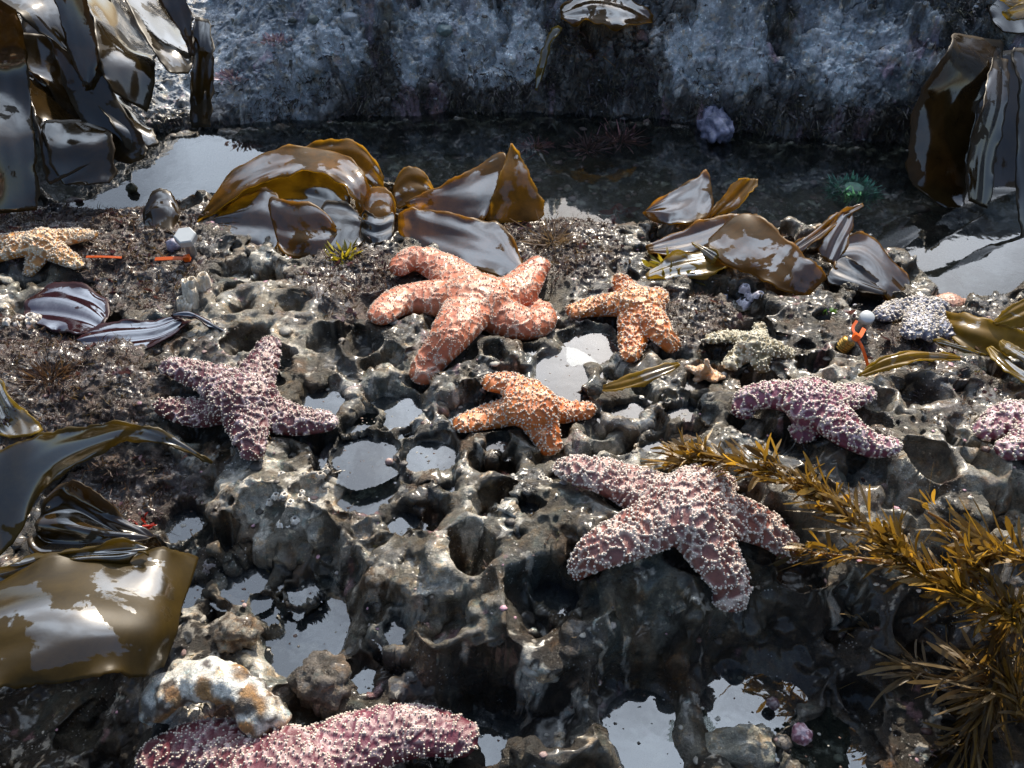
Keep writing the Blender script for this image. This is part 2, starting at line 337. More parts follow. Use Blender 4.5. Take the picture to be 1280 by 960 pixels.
# channel between the shelf and the rock wall
bx = [-14]; by = [P(0, 262, WL)[1]]
for px, py in [(0,262),(60,262),(110,287),(190,290),(250,275),(330,262),(400,258),(480,250),(560,264),(640,290),(700,298),(780,303),(830,306),(900,306),(960,306),(1030,308),(1090,326),(1130,345),(1180,385),(1230,398),(1280,378)]:
    q = P(px, py, WL); bx.append(q[0]); by.append(q[1])
bx.append(14); by.append(by[-1])
wx = X + .05 * fbm(X * 5, Y * 5, 3, 3); wy = Y + .03 * fbm(X * 7, Y * 7, 4, 11)
near = np.interp(wx, bx, by)
fx = [-14, -1.5, -1.1, -.8, -.4, 0, .4, .8, 1.2, 14]; fy = [2.2, 2.2, 2.26, 2.34, 2.4, 2.42, 2.38, 2.24, 2.2, 2.1]
foot = np.interp(wx, fx, fy)
chan = ss(-.02, .10, wy - near) * (1 - ss(-.07, .03, wy - foot))
H = H * (1 - chan) + chan * (-.17 + .03 * fbm(X * 6, Y * 6, 4, 21))
bank = ss(-.05, .0, wy - near)
# rock wall
e = np.clip(wy - foot, 0, None)
rgt = ss(-1.05, -.55, X + .06 * fbm(X * 3, Y * 3, 3, 31))
prof = np.interp(e, [0, .05, .12, .3, .5, .72, .85, 3, 14], [-.14, -.03, .08, .25, .42, .64, .67, .6, .2])
profl = np.interp(e, [0, .05, .3, .6, 1.0, 3, 14], [-.14, -.05, .03, .14, .22, .1, -.2])
wallh = profl * (1 - rgt) + prof * rgt
knob = ss(-1.2, -1.5, X) * ss(0, .25, e); wallh = wallh + knob * .22
inwall = ss(-.02, .02, wy - foot)
H = H * (1 - inwall) + inwall * wallh
PY_ = 480 - F * np.tan(np.arctan2(SP, CP) - np.arctan2(CH - H, np.maximum(Y, .05)))     # rough photo row of each spot, for regional relief, growth and painted light and shade
D_ = (Y * CP + (CH - H) * SP)
PX_ = 640 + F * X / np.maximum(D_, .1)
# regions
def region(cx, cy, rx, ry, soft=.5):
    p = ((PX_ - cx) / rx) ** 2 + ((PY_ - cy) / ry) ** 2
    return 1 - ss(1 - soft, 1 + soft, p + .95 * fbm(X * 8, Y * 8, 4, 77, .6))
turfm = np.clip(region(90, 290, 170, 42) + region(60, 480, 150, 80) + region(170, 350, 90, 45) * .8 + region(700, 310, 75, 45) + region(440, 350, 70, 45) + region(860, 400, 70, 35) * .8 + region(1160, 415, 120, 35) * .7 + region(160, 610, 90, 45) * .8 + region(1200, 500, 60, 30) * .4, 0, 1) * (1 - chan) * (1 - inwall)
rocky = (1 - turfm) * (1 - chan) * (1 - inwall)
flat0 = ss(0.2, .35, Y) 
# broad lumps, scoops and holes bored into the rock
H = H + (.022 * fbm(X * 5.5, Y * 5.5, 3, 41) + .012 * fbm(X * 13, Y * 13, 3, 43)) * (1 - chan) * (1 - .3 * inwall)
qx = X + .018 * fbm(X * 14, Y * 14, 3, 51); qy = Y + .018 * fbm(X * 14 + 9, Y * 14, 3, 52)
f1, f2, cid = worley2(qx * 9.5, qy * 9.5, 61)
pit = (1 - ss(.22, .46, f1)) * (cid > .35); rim = np.exp(-((f1 - .5) / .12) ** 2)
frn = 1 - ss(.6, .8, Y); H = H + rocky * (-.036 * pit * (.4 + cid) + (.006 - .004 * frn) * rim)
f1, f2, cid2 = worley2(qx * 22, qy * 22, 67)
H = H + rocky * (1 - .6 * frn) * (-.013 * (1 - ss(.2, .44, f1)) * (cid2 > .5) + .0025 * np.exp(-((f1 - .5) / .09) ** 2))
f1, f2, cid3 = worley2(qx * 55, qy * 55, 69)
H = H - (rocky + .5 * inwall) * .0035 * (1 - ss(.1, .4, f1)) * (cid3 > .55)
patch = ss(-.1, .3, fbm(X * 4, Y * 4, 3, 55))
H = H + (.0045 * fbm(X * 26, Y * 26, 3, 45, ridge=True) * (.3 + .7 * patch) + .003 * fbm(X * 90, Y * 90, 3, 47) * (.15 + .85 * patch ** 2)) * (1 - .7 * chan)
H = H + turfm * (.012 * fbm(X * 22, Y * 22, 3, 49) + .007 * fbm(X * 60, Y * 60, 4, 57, ridge=True) + .003 * fbm(X * 170, Y * 170, 2, 58))
# wall relief: blocky steps, cracks, mossy lumps
crack = np.abs(fbm(X * 2.2 + .6 * Y, Y * 2.6, 4, 81)); wrel = .07 * fbm(X * 3.2, Y * 3.2, 5, 83) + .03 * fbm(X * 11, Y * 11, 4, 85, ridge=True) - .03 * (1 - ss(.0, .05, crack))
f1, f2, cid4 = worley2(qx * 6 + .3, qy * 6, 87); wrel = wrel + .03 * (cid4 - .5) * ss(.0, .12, f2 - f1)
smoothslab = np.clip(region(330, 60, 120, 110) + region(620, 55, 70, 55) + region(900, 65, 70, 55) + region(1060, 80, 80, 60) + region(520, 60, 30, 50), 0, 1) * inwall; wdark = np.clip(region(480, 110, 80, 80) + region(300, 130, 70, 45) + region(760, 90, 75, 80) + region(1040, 165, 120, 40) + region(430, 60, 30, 60) + region(620, 140, 90, 30), 0, 1) * (1 - smoothslab) * inwall
wmoss = np.clip(ss(-.05, .2, fbm(X * 4.5, Y * 4.5, 4, 91)) * .8 + wdark, 0, 1) * (1 - .92 * smoothslab) * inwall; wrel = wrel * (1 - .5 * smoothslab) * 1.7
H = H + inwall * (wrel * (1 - .7 * (1 - rgt)) * ss(0, .15, e) + wmoss * (.012 * fbm(X * 45, Y * 45, 4, 93, ridge=True) + .006 * fbm(X * 120, Y * 120, 3, 95)) * ss(-.02, .05, e + .03))
# explicit dry holes and scoops: (px, py, radius px, depth, z of rim)
HOLES = [(592,682,40,.10,.03),(690,742,64,.075,.03),(690,880,60,.08,-.025),(560,765,38,.05,0),(822,766,50,.06,.02),(1168,576,32,.06,.08),(1120,662,17,.03,.06),(1150,490,38,.04,.05),(1095,500,22,.025,.05),(300,378,28,.03,.03),(368,378,26,.03,.03),(455,425,28,.03,.03),(985,500,22,.02,.05),(1000,700,40,.06,.0),(862,570,22,.02,.03),(540,640,34,.05,.0),(470,850,26,.04,-.1),(1060,440,17,.03,.03),(350,700,30,.05,-.03),(395,610,24,.02,.01),(280,905,40,.06,-.05),(1230,580,28,.03,.08),(750,530,26,.03,.0),(880,520,24,.02,.03),(620,440,20,.02,.04),(470,385,30,.02,.02),(1010,610,30,.03,.06)]
# pools: (px, py, radius px, water level, irregularity)
POOLS = [(620,560,16,-.01,.3),(668,445,16,.0,.3),(860,545,18,.0,.3),(560,610,18,-.02,.4),(910,600,14,.02,.4),(500,655,22,-.03,.4),(355,460,16,.0,.4),(700,468,38,.005,.12),(738,440,40,-.03,.35),(538,574,34,-.02,.1),(455,570,39,-.015,.1),(462,620,36,-.035,.25),(492,516,36,-.02,.3),(450,527,24,-.02,.4),(783,516,27,-.005,.15),(826,562,22,-.015,.4),(402,508,34,-.005,.4),(580,522,24,-.01,.3),(850,520,18,.005,.5),(310,728,34,-0.081,.3),(228,660,26,-0.078,.5),(385,792,58,-0.099,.22),(695,755,26,-.035,.5),(815,918,62,-0.129,.25),(955,908,82,-0.129,.3),(610,925,42,-0.141,.3),(455,853,22,-0.096,.4),(75,386,40,-.03,.3),(560,955,30,-0.141,.3),(500,790,22,-0.054,.5),(1035,945,50,-0.129,.35),(240,745,24,-0.090,.5),(330,765,18,-0.090,.5),(655,640,16,.02,.5),(870,482,20,-.005,.5),(380,745,20,-0.084,.4),(290,690,15,-0.072,.5),(1085,395,30,-.03,.5)]
def win(x, y, r):
    j0, j1 = np.searchsorted(YS, [y - r, y + r]); i0, i1 = np.searchsorted(XS, [x - r, x + r]); return slice(j0, j1), slice(i0, i1)
for k, (px, py, r, dep, z) in enumerate(HOLES):
    p = P(px, py, z); R = r * pxs(px, py, z); w = win(p[0], p[1], R * 2)
    d = np.hypot(qx[w] - p[0], (qy[w] - p[1])) / R * (1 + .15 * noise2(X[w] * 20, Y[w] * 20, k))
    loc = 1 - ss(1.0, 1.7, d); H[w] = H[w] * (1 - .85 * loc) + .85 * loc * z
    H[w] += -dep * (1 - ss(.35, 1.02, d)) + .008 * np.exp(-((d - 1.15) / .2) ** 2)
pool_w = []
for k, (px, py, r, L, irr) in enumerate(POOLS):
    p = P(px, py, L); R = r * pxs(px, py, L); w = win(p[0], p[1], R * 2.3)
    d = np.hypot(X[w] - p[0], Y[w] - p[1]) / R * (1 + irr * 1.3 * fbm(X[w] / R * .9 + k * 7, Y[w] / R * .9, 3, 200 + k, .4))
    wgt = 1 - ss(1.0, 1.55, d); det = H[w] - L
    tgt = L - .018 + .022 * d ** 5 * (d < 1.35) + .1 * (d >= 1.35) * 1
    tgt = L - .018 + np.minimum(.022 * d ** 4, .035) + .003 * fbm(X[w] * 40, Y[w] * 40, 3, 300 + k)
    H[w] = H[w] * (1 - wgt) + tgt * wgt + .006 * np.exp(-((d - 1.3) / .18) ** 2)
    pool_w.append((w, d, L, R)); pool_floor = np.zeros_like(H) if k == 0 else pool_floor; pool_floor[w] = np.maximum(pool_floor[w], 1 - ss(.8, 1.1, d))
H0 = H.copy()
def hs(x, y, A=None):
    A = H if A is None else A
    x = np.clip(x, XS[0], XS[-1] - 1e-6); y = np.clip(y, YS[0], YS[-1] - 1e-6)
    i = np.clip(np.searchsorted(XS, x, side='right') - 1, 0, len(XS) - 2); j = np.clip(np.searchsorted(YS, y, side='right') - 1, 0, len(YS) - 2)
    a = (x - XS[i]) / (XS[i + 1] - XS[i]); b = (y - YS[j]) / (YS[j + 1] - YS[j])
    return (A[j, i] * (1 - a) + A[j, i + 1] * a) * (1 - b) + (A[j + 1, i] * (1 - a) + A[j + 1, i + 1] * a) * b
def blur(A, n, it=3):
    for _ in range(it):
        for ax in (0, 1):
            c = np.cumsum(np.pad(A, [(n + 1, n) if a == ax else (0, 0) for a in (0, 1)], mode='edge'), axis=ax)
            A = (np.take(c, range(2 * n + 1, c.shape[ax]), axis=ax) - np.take(c, range(0, c.shape[ax] - 2 * n - 1), axis=ax)) / (2 * n + 1)
    return A
HB = blur(H, 9, 2) * .6 + .4 * blur(H, 3, 1)
def hit(px, py, A=None):
    A = H if A is None else A
    d = ray(px, py); t = np.linspace(.7, 5.5, 2400); p = np.array([0, 0, CH]) + d * t[:, None]
    u = p[:, 2] < hs(p[:, 0], p[:, 1], A); k = int(np.argmax(u)) if u.any() else len(t) - 1
    return p[k]

# ------------------------------------------------------------------ sea stars
def eval_mesh(V, Fs, vox, smooth):
    me = mkmesh('tmp', V, Fs); o = ob('tmp', me)
    r = o.modifiers.new('r', 'REMESH'); r.mode = 'VOXEL'; r.voxel_size = vox
    s = o.modifiers.new('s', 'SMOOTH'); s.factor = .5; s.iterations = smooth
    dg = bpy.context.evaluated_depsgraph_get(); m2 = bpy.data.meshes.new_from_object(o.evaluated_get(dg), depsgraph=dg)
    bpy.data.objects.remove(o); bpy.data.meshes.remove(me); return m2
def arr(me):
    n = len(me.vertices); v = np.empty(n * 3); me.vertices.foreach_get('co', v); nn = np.empty(n * 3); me.vertices.foreach_get('normal', nn)
    return v.reshape(-1, 3), nn.reshape(-1, 3)
STAR_FOOT = []
def star(name_label, ctr, arms, rpx, c1, c2, netc, cell=60, netw=.16, bead=.0016, bsp=.0075, lift=.0, bumpy=.0022, z=None, seed=0, tip=.34, beadc=(.66, .58, .48), bprob=.9, flat=.62, disc=1.1, group='sea stars scattered over the rock', cat='sea star', dome=1.0, free=.08):
    global H
    k = pxs(ctr[0], ctr[1], .03); R = rpx * k
    c = (P(ctr[0], ctr[1], z + R * flat * .6) if z is not None else hit(ctr[0], ctr[1], HB)); 
    c = c + np.array([0, 0, 0 if z is not None else R * flat * .5 + lift])
    acc = Acc(); foot = []
    for a in arms:
        rs = 1.0; pts = [c]
        if isinstance(a, dict): rs = a.get('r', 1.0); zz = a.get('z'); ap = a['p']
        else: zz = None; ap = a
        for i, q in enumerate(ap):
            if len(q) == 3: g = P(q[0], q[1], q[2])
            else:
                g = hit(q[0], q[1], HB) if z is None else P(q[0], q[1], z + R * flat * .3)
                lim = c[2] - (.02 + free * (i + 1) / len(ap)) ; 
                if z is None and g[2] < lim: g = P(q[0], q[1], lim)
                if z is None and g[2] > c[2] + .03: g = P(q[0], q[1], c[2] + .03)
                if z is None: g = g + np.array([0, 0, R * flat * .25 + lift])
            pts.append(g)
        path = catmull(pts, 26); L = np.concatenate([[0], np.cumsum(np.linalg.norm(np.diff(path, axis=0), axis=1))]); t = L / L[-1]
        rad = R * rs * (.96 * ((1 - t) * 1.02 + t * tip * .85) + .06 * np.sin(pi * t)) * np.where(t > .93, np.sqrt(np.clip(1 - ((t - .93) / .075) ** 2, .05, 1)), 1)
        V, Fs = tube(path, rad, 14, flat); acc.add(V, Fs); foot.append((path, rad))
    v = IV3 * np.array([R * disc * 1.15, R * disc * 1.15, R * flat * 1.22 * dome]) + c; acc.add(v, IF3)
    me = eval_mesh(np.concatenate(acc.V), [np.concatenate(x) for x in acc.F.values()], max(.0021, R * .055), 16)
    v, n = arr(me)
    zr = .6
    f1, f2, cid = worley3((v + n * 0) * cell * np.array([1, 1, zr]) + seed * 13 + .5 * np.stack([noise3(v * 60, 1), noise3(v * 60, 2), noise3(v * 60, 3)], 1), seed)
    net = 1 - ss(netw * .35, netw * 1.3, f2 - f1); brk = ss(-.35, .1, noise3(v * 45, 12))
    broad = noise3(v * 28 + seed, 5)
    top = ss(-.25, .15, n[:, 2])
    v2 = v + n * (bumpy * (net * .9 - .35 * (1 - ss(.1, .5, f1)) + .6 * (cid - .5)) + bumpy * .7 * broad)[:, None] * top[:, None]
    me.vertices.foreach_set('co', v2.astype(np.float32).ravel()); me.update()
    tt = np.clip(.5 + .5 * noise3(v * 22 + seed * 3, 9) + .25 * noise3(v * 90, 10), 0, 1)[:, None]
    cc = np.array(c1) * (1 - tt) + np.array(c2) * tt
    nn_ = (net * (.15 + .55 * brk))[:, None]; cc = cc * (1 - nn_) + np.array(netc) * nn_
    setcol(me, cc); me.polygons.foreach_set('use_smooth', np.ones(len(me.polygons), bool))
    me.materials.append(M['star'])
    root = ob('sea_star', me)
    # pearly spines on the network
    order = rng.permutation(len(v)); seen = set(); pick = []
    prob = np.where(net > .75, bprob, bprob * .03)
    u = rng.random(len(v))
    for i in order:
        if n[i, 2] < -.35 or u[i] > prob[i]: continue
        key = tuple((v2[i] // bsp).astype(int))
        if key in seen: continue
        seen.add(key); pick.append(i)
    pick = np.array(pick)
    if len(pick):
        br = bead * (.7 + .6 * rng.random(len(pick)))
        V, Fs, C = balls(v2[pick] + n[pick] * (br * .15)[:, None], br, np.array(beadc) * (.8 + .25 * rng.random((len(pick), 1))), lump=.25)
        ob('spines', mkmesh('spines', V, Fs, M['bead'], C), root)
    # madreporite and soft centre
    tag(root, name_label, cat, group)
    for path, rad in foot: STAR_FOOT.append((path, rad, flat))
    return root
M['star'] = surf('star_skin', attr=True, rough=(.28, .5), bump=(.35, 260), var=.28, vscale=70, ior=1.55)
M['bead'] = surf('star_spine', attr=True, rough=(.25, .4), bump=None, var=.1)
WHITE = (.72, .66, .58)
star('pink-orange sea star with the long curling arms just below the biggest shiny kelp blade', (596, 392),
     [[(562,352),(520,334),(492,352)], [(548,384),(502,388),(470,412)], [(566,428),(540,462),(522,490)], [(642,376),(664,352),(680,336)], [(640,412),(672,412),(672,390)]],
     37, (.4, .085, .03), (.5, .155, .065), (.8, .52, .38), cell=52, netw=.13, bead=.0012, bsp=.0047, bumpy=.002, seed=1, tip=.5, lift=.012, free=.05)
star('bright orange sea star with four thick arms sitting upright beside the olive kelp strip', (797, 396),
     [[(782,372),(770,355)], [(815,385),(822,376)], [(822,425),(843,450)], [(790,430),(786,462)], [(755,392),(708,402)]],
     26, (.5, .11, .01), (.56, .18, .025), (.75, .45, .22), cell=62, netw=.16, bead=.0017, bsp=.0065, bumpy=.0028, seed=2, tip=.5, lift=.015)
star('orange sea star draped over a knob between round pools in the middle', (664, 521),
     [[(640,492),(604,488)], [(620,528),(568,543)], [(682,555),(690,578)], [(705,523),(743,523)], [(662,498),(655,488)]],
     28, (.5, .11, .012), (.56, .17, .03), (.75, .45, .26), cell=66, netw=.15, bead=.0016, bsp=.006, bumpy=.0022, seed=3, tip=.52, lift=.012)
star('dark maroon sea star with one arm pointing up, left of the pools', (308, 512),
     [[(328,470),(342,434)], [(268,484),(208,466)], [(252,526),(196,516)], [(316,552),(322,584)], [(362,535),(424,538)]],
     33, (.085, .01, .01), (.12, .03, .04), (.66, .52, .54), cell=62, netw=.11, bead=.0014, bsp=.0056, bumpy=.0036, seed=4, tip=.45, lift=.012)
star('dusty purple sea star thick with white knobs, sprawled beside the golden feathery kelp', (850, 657),
     [[(785,624),(735,606),(698,598)], [(790,684),(742,706),(714,730)], [(886,706),(908,745),(903,778)], [(915,662),(960,682),(990,712)], [(872,625),(908,616)]],
     40, (.2, .05, .028), (.22, .095, .09), (.72, .6, .52), cell=64, netw=.17, bead=.0017, bsp=.005, bumpy=.0034, seed=5, tip=.5, lift=.02, beadc=(.7, .62, .54))
star('pinkish purple sea star hunched over a hole above the golden feathery kelp', (1012, 524),
     [[(968,508),(930,516),(924,538)], [(1050,512),(1084,504)], [(1050,552),(1085,572),(1118,574)], [(1000,550),(985,560)], [(1040,545),(1060,560)]],
     30, (.14, .013, .028), (.2, .055, .1), (.7, .56, .58), cell=66, netw=.15, bead=.0019, bsp=.0062, bumpy=.0028, seed=6, tip=.5, lift=.02)
star('small olive-tan sea star with a raised cream network', (942, 442),
     [[(947,425),(948,412)], [(912,428),(880,433)], [(920,456),(908,468)], [(966,444),(992,452)], [(948,462),(952,474)]],
     17, (.13, .1, .035), (.19, .14, .055), (.62, .56, .42), cell=75, netw=.3, bead=.0017, bsp=.0075, bumpy=.003, seed=7, tip=.5, lift=.01, beadc=(.7, .66, .52))
star('blue-grey sea star with white knobs lying at the edge of the channel', (1148, 402),
     [[(1120,398),(1096,406)], [(1140,418),(1128,430)], [(1165,415),(1190,430)], [(1150,420),(1162,434)], [(1165,392),(1180,392)]],
     22, (.07, .07, .1), (.12, .12, .18), (.5, .5, .56), cell=75, netw=.3, bead=.0021, bsp=.0072, bumpy=.003, seed=8, tip=.5, lift=.012)
star('purple sea star cut off by the right edge of the picture', (1300, 548),
     [[(1258,534),(1216,557)], [(1270,570),(1240,578)], [(1345,520)], [(1335,600)], [(1300,500)]],
     30, (.13, .018, .032), (.19, .06, .1), (.6, .44, .48), cell=62, netw=.2, bead=.0019, bsp=.0065, bumpy=.0028, seed=9, tip=.45, lift=.015)
star('big purple sea star lowest in the picture, one fat arm reaching right', (350, 985),
     [dict(p=[(425,940),(515,915),(598,928)], r=1.0), dict(p=[(265,935),(172,955)], r=1.0), [(250,1060)], [(380,1100)], [(480,1060)]],
     60, (.085, .01, .014), (.14, .03, .05), (.66, .5, .48), cell=76, netw=.13, bead=.0014, bsp=.0046, bumpy=.0026, z=-.075, seed=10, tip=.5, disc=1.2)
star('yellowish orange sea star at the left edge above the dark red blade', (55, 315),
     [[(85,306),(126,301)], [(50,332),(38,354)], [(84,330),(105,342)], [(10,312),(-35,318)], [(20,322),(-10,335)]],
     19, (.45, .18, .04), (.5, .26, .08), (.8, .66, .45), cell=66, netw=.25, bead=.0019, bsp=.0065, bumpy=.003, seed=11, tip=.45, lift=.012)
star('smooth brownish pink sea star half in bright water near the right edge', (1187, 380),
     [[(1168,376),(1156,374)], [(1205,380),(1220,382)], [(1180,388),(1170,392)], [(1198,388),(1205,392)], [(1187,372),(1190,368)]],
     16, (.36, .17, .11), (.45, .24, .16), (.5, .3, .22), cell=80, netw=.06, bead=.001, bsp=.012, bumpy=.001, z=WL, seed=12, tip=.45, bprob=.3)
star('tiny pale orange sea star with one arm turned up, beside the olive-tan one', (880, 470),
     [[(884,462,.055),(883,449,.085)], [(866,468),(856,462)], [(892,474),(905,478)], [(872,478),(866,482)], [(888,478),(894,482)]],
     9, (.62, .33, .16), (.7, .42, .22), (.8, .6, .42), cell=110, netw=.1, bead=.001, bsp=.005, bumpy=.001, seed=13, tip=.5, lift=.008)
# the rock never pokes through a star
for path, rad, fl in STAR_FOOT:
    for p, r in zip(path[::2], rad[::2]):
        w = win(p[0], p[1], r * 1.7); d = np.hypot(X[w] - p[0], Y[w] - p[1]) / r
        H[w] = np.where(d < 1.6, np.minimum(H[w], p[2] - r * fl * .55 + .9 * r * np.clip(d - .95, 0, 1) ** 1.0 + .0), H[w])

# ------------------------------------------------------------------ terrain colour (growth, bare rock, painted light and shade) and mesh
def mixc(C, c, m): return C * (1 - m[..., None]) + np.array(c) * m[..., None]
C = np.zeros(X.shape + (3,)) + np.array((.105, .092, .066))
n_a = fbm(X * 7, Y * 7, 5, 101); n_b = fbm(X * 18, Y * 18, 5, 103); n_c = fbm(X * 5 + 4, Y * 5, 5, 105, .6); n_d = fbm(X * 26, Y * 26, 5, 107, .65)
C = mixc(C, (.22, .215, .18), ss(.0, .3, n_a) * .85)
C = mixc(C, (.06, .085, .085), ss(.1, .35, n_b) * .7)
C = mixc(C, (.02, .016, .011), ss(-.06, .1, n_c + .35 * n_d) * .93)
C = mixc(C, (.05, .033, .012), ss(.0, .25, -n_b + .3 * n_d) * .8)
light = region(1150, 610, 170, 75) + region(320, 400, 90, 50) * .8 + region(1080, 490, 130, 40) * .7 + region(330, 620, 110, 60) * .6 + region(560, 740, 130, 60) * .4  # pale rock areas, with sunlit brightness put into the right-hand one
C = mixc(C, (.42, .39, .32), np.clip(light, 0, 1) * ss(-.3, .1, n_a + .4 * n_d) * .75)
C = mixc(C, (.13, .075, .035), ss(.16, .3, fbm(X * 13 + 7, Y * 13, 4, 109)) * .55)
fr = region(100, 900, 130, 90) + region(1080, 830, 190, 130) + region(560, 850, 130, 60) + region(690, 870, 100, 90) + region(150, 650, 130, 90) + region(230, 770, 60, 100)  # front darkened by colour: the big kelp sheet's shadow, bowls and hollows
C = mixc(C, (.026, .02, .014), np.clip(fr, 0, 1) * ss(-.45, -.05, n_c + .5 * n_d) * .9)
wh = ss(.25, .34, n_d + .55 * n_a) * rocky
whr = np.clip(region(270, 880, 95, 60) * 1.0 + region(350, 615, 90, 40) * .8 + region(800, 590, 60, 22) * .5 + region(540, 760, 90, 60) * .3 + region(790, 560, 120, 40) * .45 + region(470, 590, 70, 40) * .5 + region(720, 880, 35, 30) * .3 + region(450, 700, 40, 60) * .4, 0, 1)
C = mixc(C, (.68, .65, .57), np.clip(wh * .8 + whr * ss(.0, .1, n_d + .4 * n_b + .04), 0, 1) * (1 - chan))
pk = ss(.36, .44, fbm(X * 15 + 3, Y * 15 + 8, 5, 111, .6)); C = mixc(C, (.36, .2, .22), pk * .6)
tcol = np.array((.055, .035, .03)) + (.06 * ss(-.1, .3, n_b))[..., None] * np.array((1, .75, .65)); C = C * (1 - turfm[..., None] * .9) + tcol * turfm[..., None] * .9
C = C * (1 - chan[..., None] * .85) + (np.array((.05, .045, .038)) + .05 * ss(0, .3, n_a)[..., None] * np.array((1.2, .8, .9))) * chan[..., None] * .85
C = mixc(C, (.17, .16, .13), pool_floor * ss(-.3, .2, n_b + n_a) * .8)  # pool floors made paler so they show through the water
# wall: smooth slab with skylit blue put into its colour, mossy dark felt, pink crust low down
iw = inwall
Wc = np.zeros_like(C) + np.array((.17, .19, .21)); Wc = mixc(Wc, (.5, .52, .52), ss(.02, .22, n_a + .4 * n_d)); Wc = mixc(Wc, (.15, .17, .16), ss(.05, .3, n_b) * .6)
Wc = mixc(Wc, (.024, .02, .015), np.clip(wmoss * 1.1 * ss(-.25, .1, n_d + n_b), 0, 1) * .85)
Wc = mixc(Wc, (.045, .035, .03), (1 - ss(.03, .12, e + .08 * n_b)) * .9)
Wc = mixc(Wc, (.5, .32, .38), ss(.2, .3, fbm(X * 10, Y * 10, 5, 113, .6)) * (1 - ss(.1, .3, e)) * .8)
Wc = mixc(Wc, (.6, .58, .52), ss(.24, .3, fbm(X * 28, Y * 28, 4, 115, .65)) * .6)
Wc = mixc(Wc, (.5, .53, .54), smoothslab * ss(-.3, .15, n_a + .4 * n_d) * .75)
Wc = mixc(Wc, (.05, .043, .034), ss(.02, .16, fbm(X * 20, Y * 20, 5, 141, .7) + .5 * wmoss - .35 * smoothslab) * .6)
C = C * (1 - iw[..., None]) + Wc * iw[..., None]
C = C * (np.array((.8, .77, .74)) * (1 - iw[..., None]) + np.array((.98, 1.0, 1.06)) * iw[..., None]); C = np.clip(C, .008, .8)  # wall tinted bluer than the shelf to carry its skylit shade
nx, ny = len(XS), len(YS)
jS = int(np.searchsorted(YS, 2.12))
VX = np.stack([X, Y, H], -1)
a0, a1 = np.searchsorted(YS, [.3, 3.0]); b0, b1 = np.searchsorted(XS, [-1.44, 1.44])
sub = VX[a0:a1, b0:b1]; gu = np.gradient(sub, axis=1); gv = np.gradient(sub, axis=0); nr = np.cross(gu, gv); nr /= np.linalg.norm(nr, axis=2)[..., None]
steep = ss(.15, .7, 1 - nr[..., 2]); k = np.nonzero(steep.ravel() > .02)[0]; pp = sub.reshape(-1, 3)[k]
dsp = .016 * noise3(pp * 17, 1) + .011 * noise3(pp * 34, 2) + .003 * (1 - 2 * np.abs(noise3(pp * 62, 3))) + .0012 * noise3(pp * 150, 4)
flatv = sub.reshape(-1, 3).copy(); flatv[k] += nr.reshape(-1, 3)[k] * (dsp * steep.ravel()[k])[:, None]; VX[a0:a1, b0:b1] = flatv.reshape(sub.shape)
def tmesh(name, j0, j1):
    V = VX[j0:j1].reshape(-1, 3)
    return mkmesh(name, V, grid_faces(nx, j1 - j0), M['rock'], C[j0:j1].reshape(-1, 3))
tag(ob('rock_shelf', tmesh('rock_shelf', 0, jS + 1)), kind='structure')
tag(ob('rock_face', tmesh('rock_face', jS, ny)), kind='structure')
V = np.array([(-220, -220, -.9), (220, -220, -.9), (220, 220, -.9), (-220, 220, -.9)]); tag(ob('sea_water', mkmesh('sea_water', V, np.array([[0, 1, 2, 3]]), M['sea'])), kind='structure')

# ------------------------------------------------------------------ water
def water_sheet(name, w, mask, L, mat):
    m = mask.copy()
    for _ in range(2):
        m2 = m.copy(); m2[1:] |= m[:-1]; m2[:-1] |= m[1:]; m2[:, 1:] |= m[:, :-1]; m2[:, :-1] |= m[:, 1:]; m = m2
    f = m[:-1, :-1] & m[1:, :-1] & m[:-1, 1:] & m[1:, 1:]
    if not f.any(): return
    idx = np.arange(m.size).reshape(m.shape); q = np.stack([idx[:-1, :-1][f], idx[:-1, 1:][f], idx[1:, 1:][f], idx[1:, :-1][f]], -1)
    u, inv = np.unique(q.ravel(), return_inverse=True); xx = X[w].ravel()[u]; yy = Y[w].ravel()[u]
    tag(ob(name, mkmesh(name, np.stack([xx, yy, np.full(len(u), L)], -1), inv.reshape(-1, 4), mat)), kind='structure')
for (w, d, L, R) in pool_w: water_sheet('pool_water', w, (d < 1.35) & (H[w] < L), L, M['pool'])
fb = []
for (w, d, L, R) in pool_w:
    jj, ii = np.nonzero((d < 1.1) & (H[w] < L - .001))
    if len(jj) > 50:
        q = rng.integers(0, len(jj), int(4 + R * 220)); fb.append(np.stack([X[w][jj[q], ii[q]], Y[w][jj[q], ii[q]], np.full(len(q), L)], 1))
fb = np.concatenate(fb); V, Fs, CC = balls(fb, .0012 * rng.lognormal(0, .5, len(fb))[:, None] * np.array([1.2, 1, .35]), np.array([(.05, .04, .03), (.12, .07, .05), (.4, .38, .33)])[rng.integers(0, 3, len(fb))], (IV2, IF2), .5)
tag(ob('floating_bits', mkmesh('floating_bits', V, Fs, M['shell'], CC)), kind='stuff')
w = (slice(int(np.searchsorted(YS, 1.2)), int(np.searchsorted(YS, 2.7))), slice(0, nx)); water_sheet('channel_water', w, (H[w] < WL) & (wy[w] > near[w] - .04) & (e[w] < .2), WL, M['trench'])

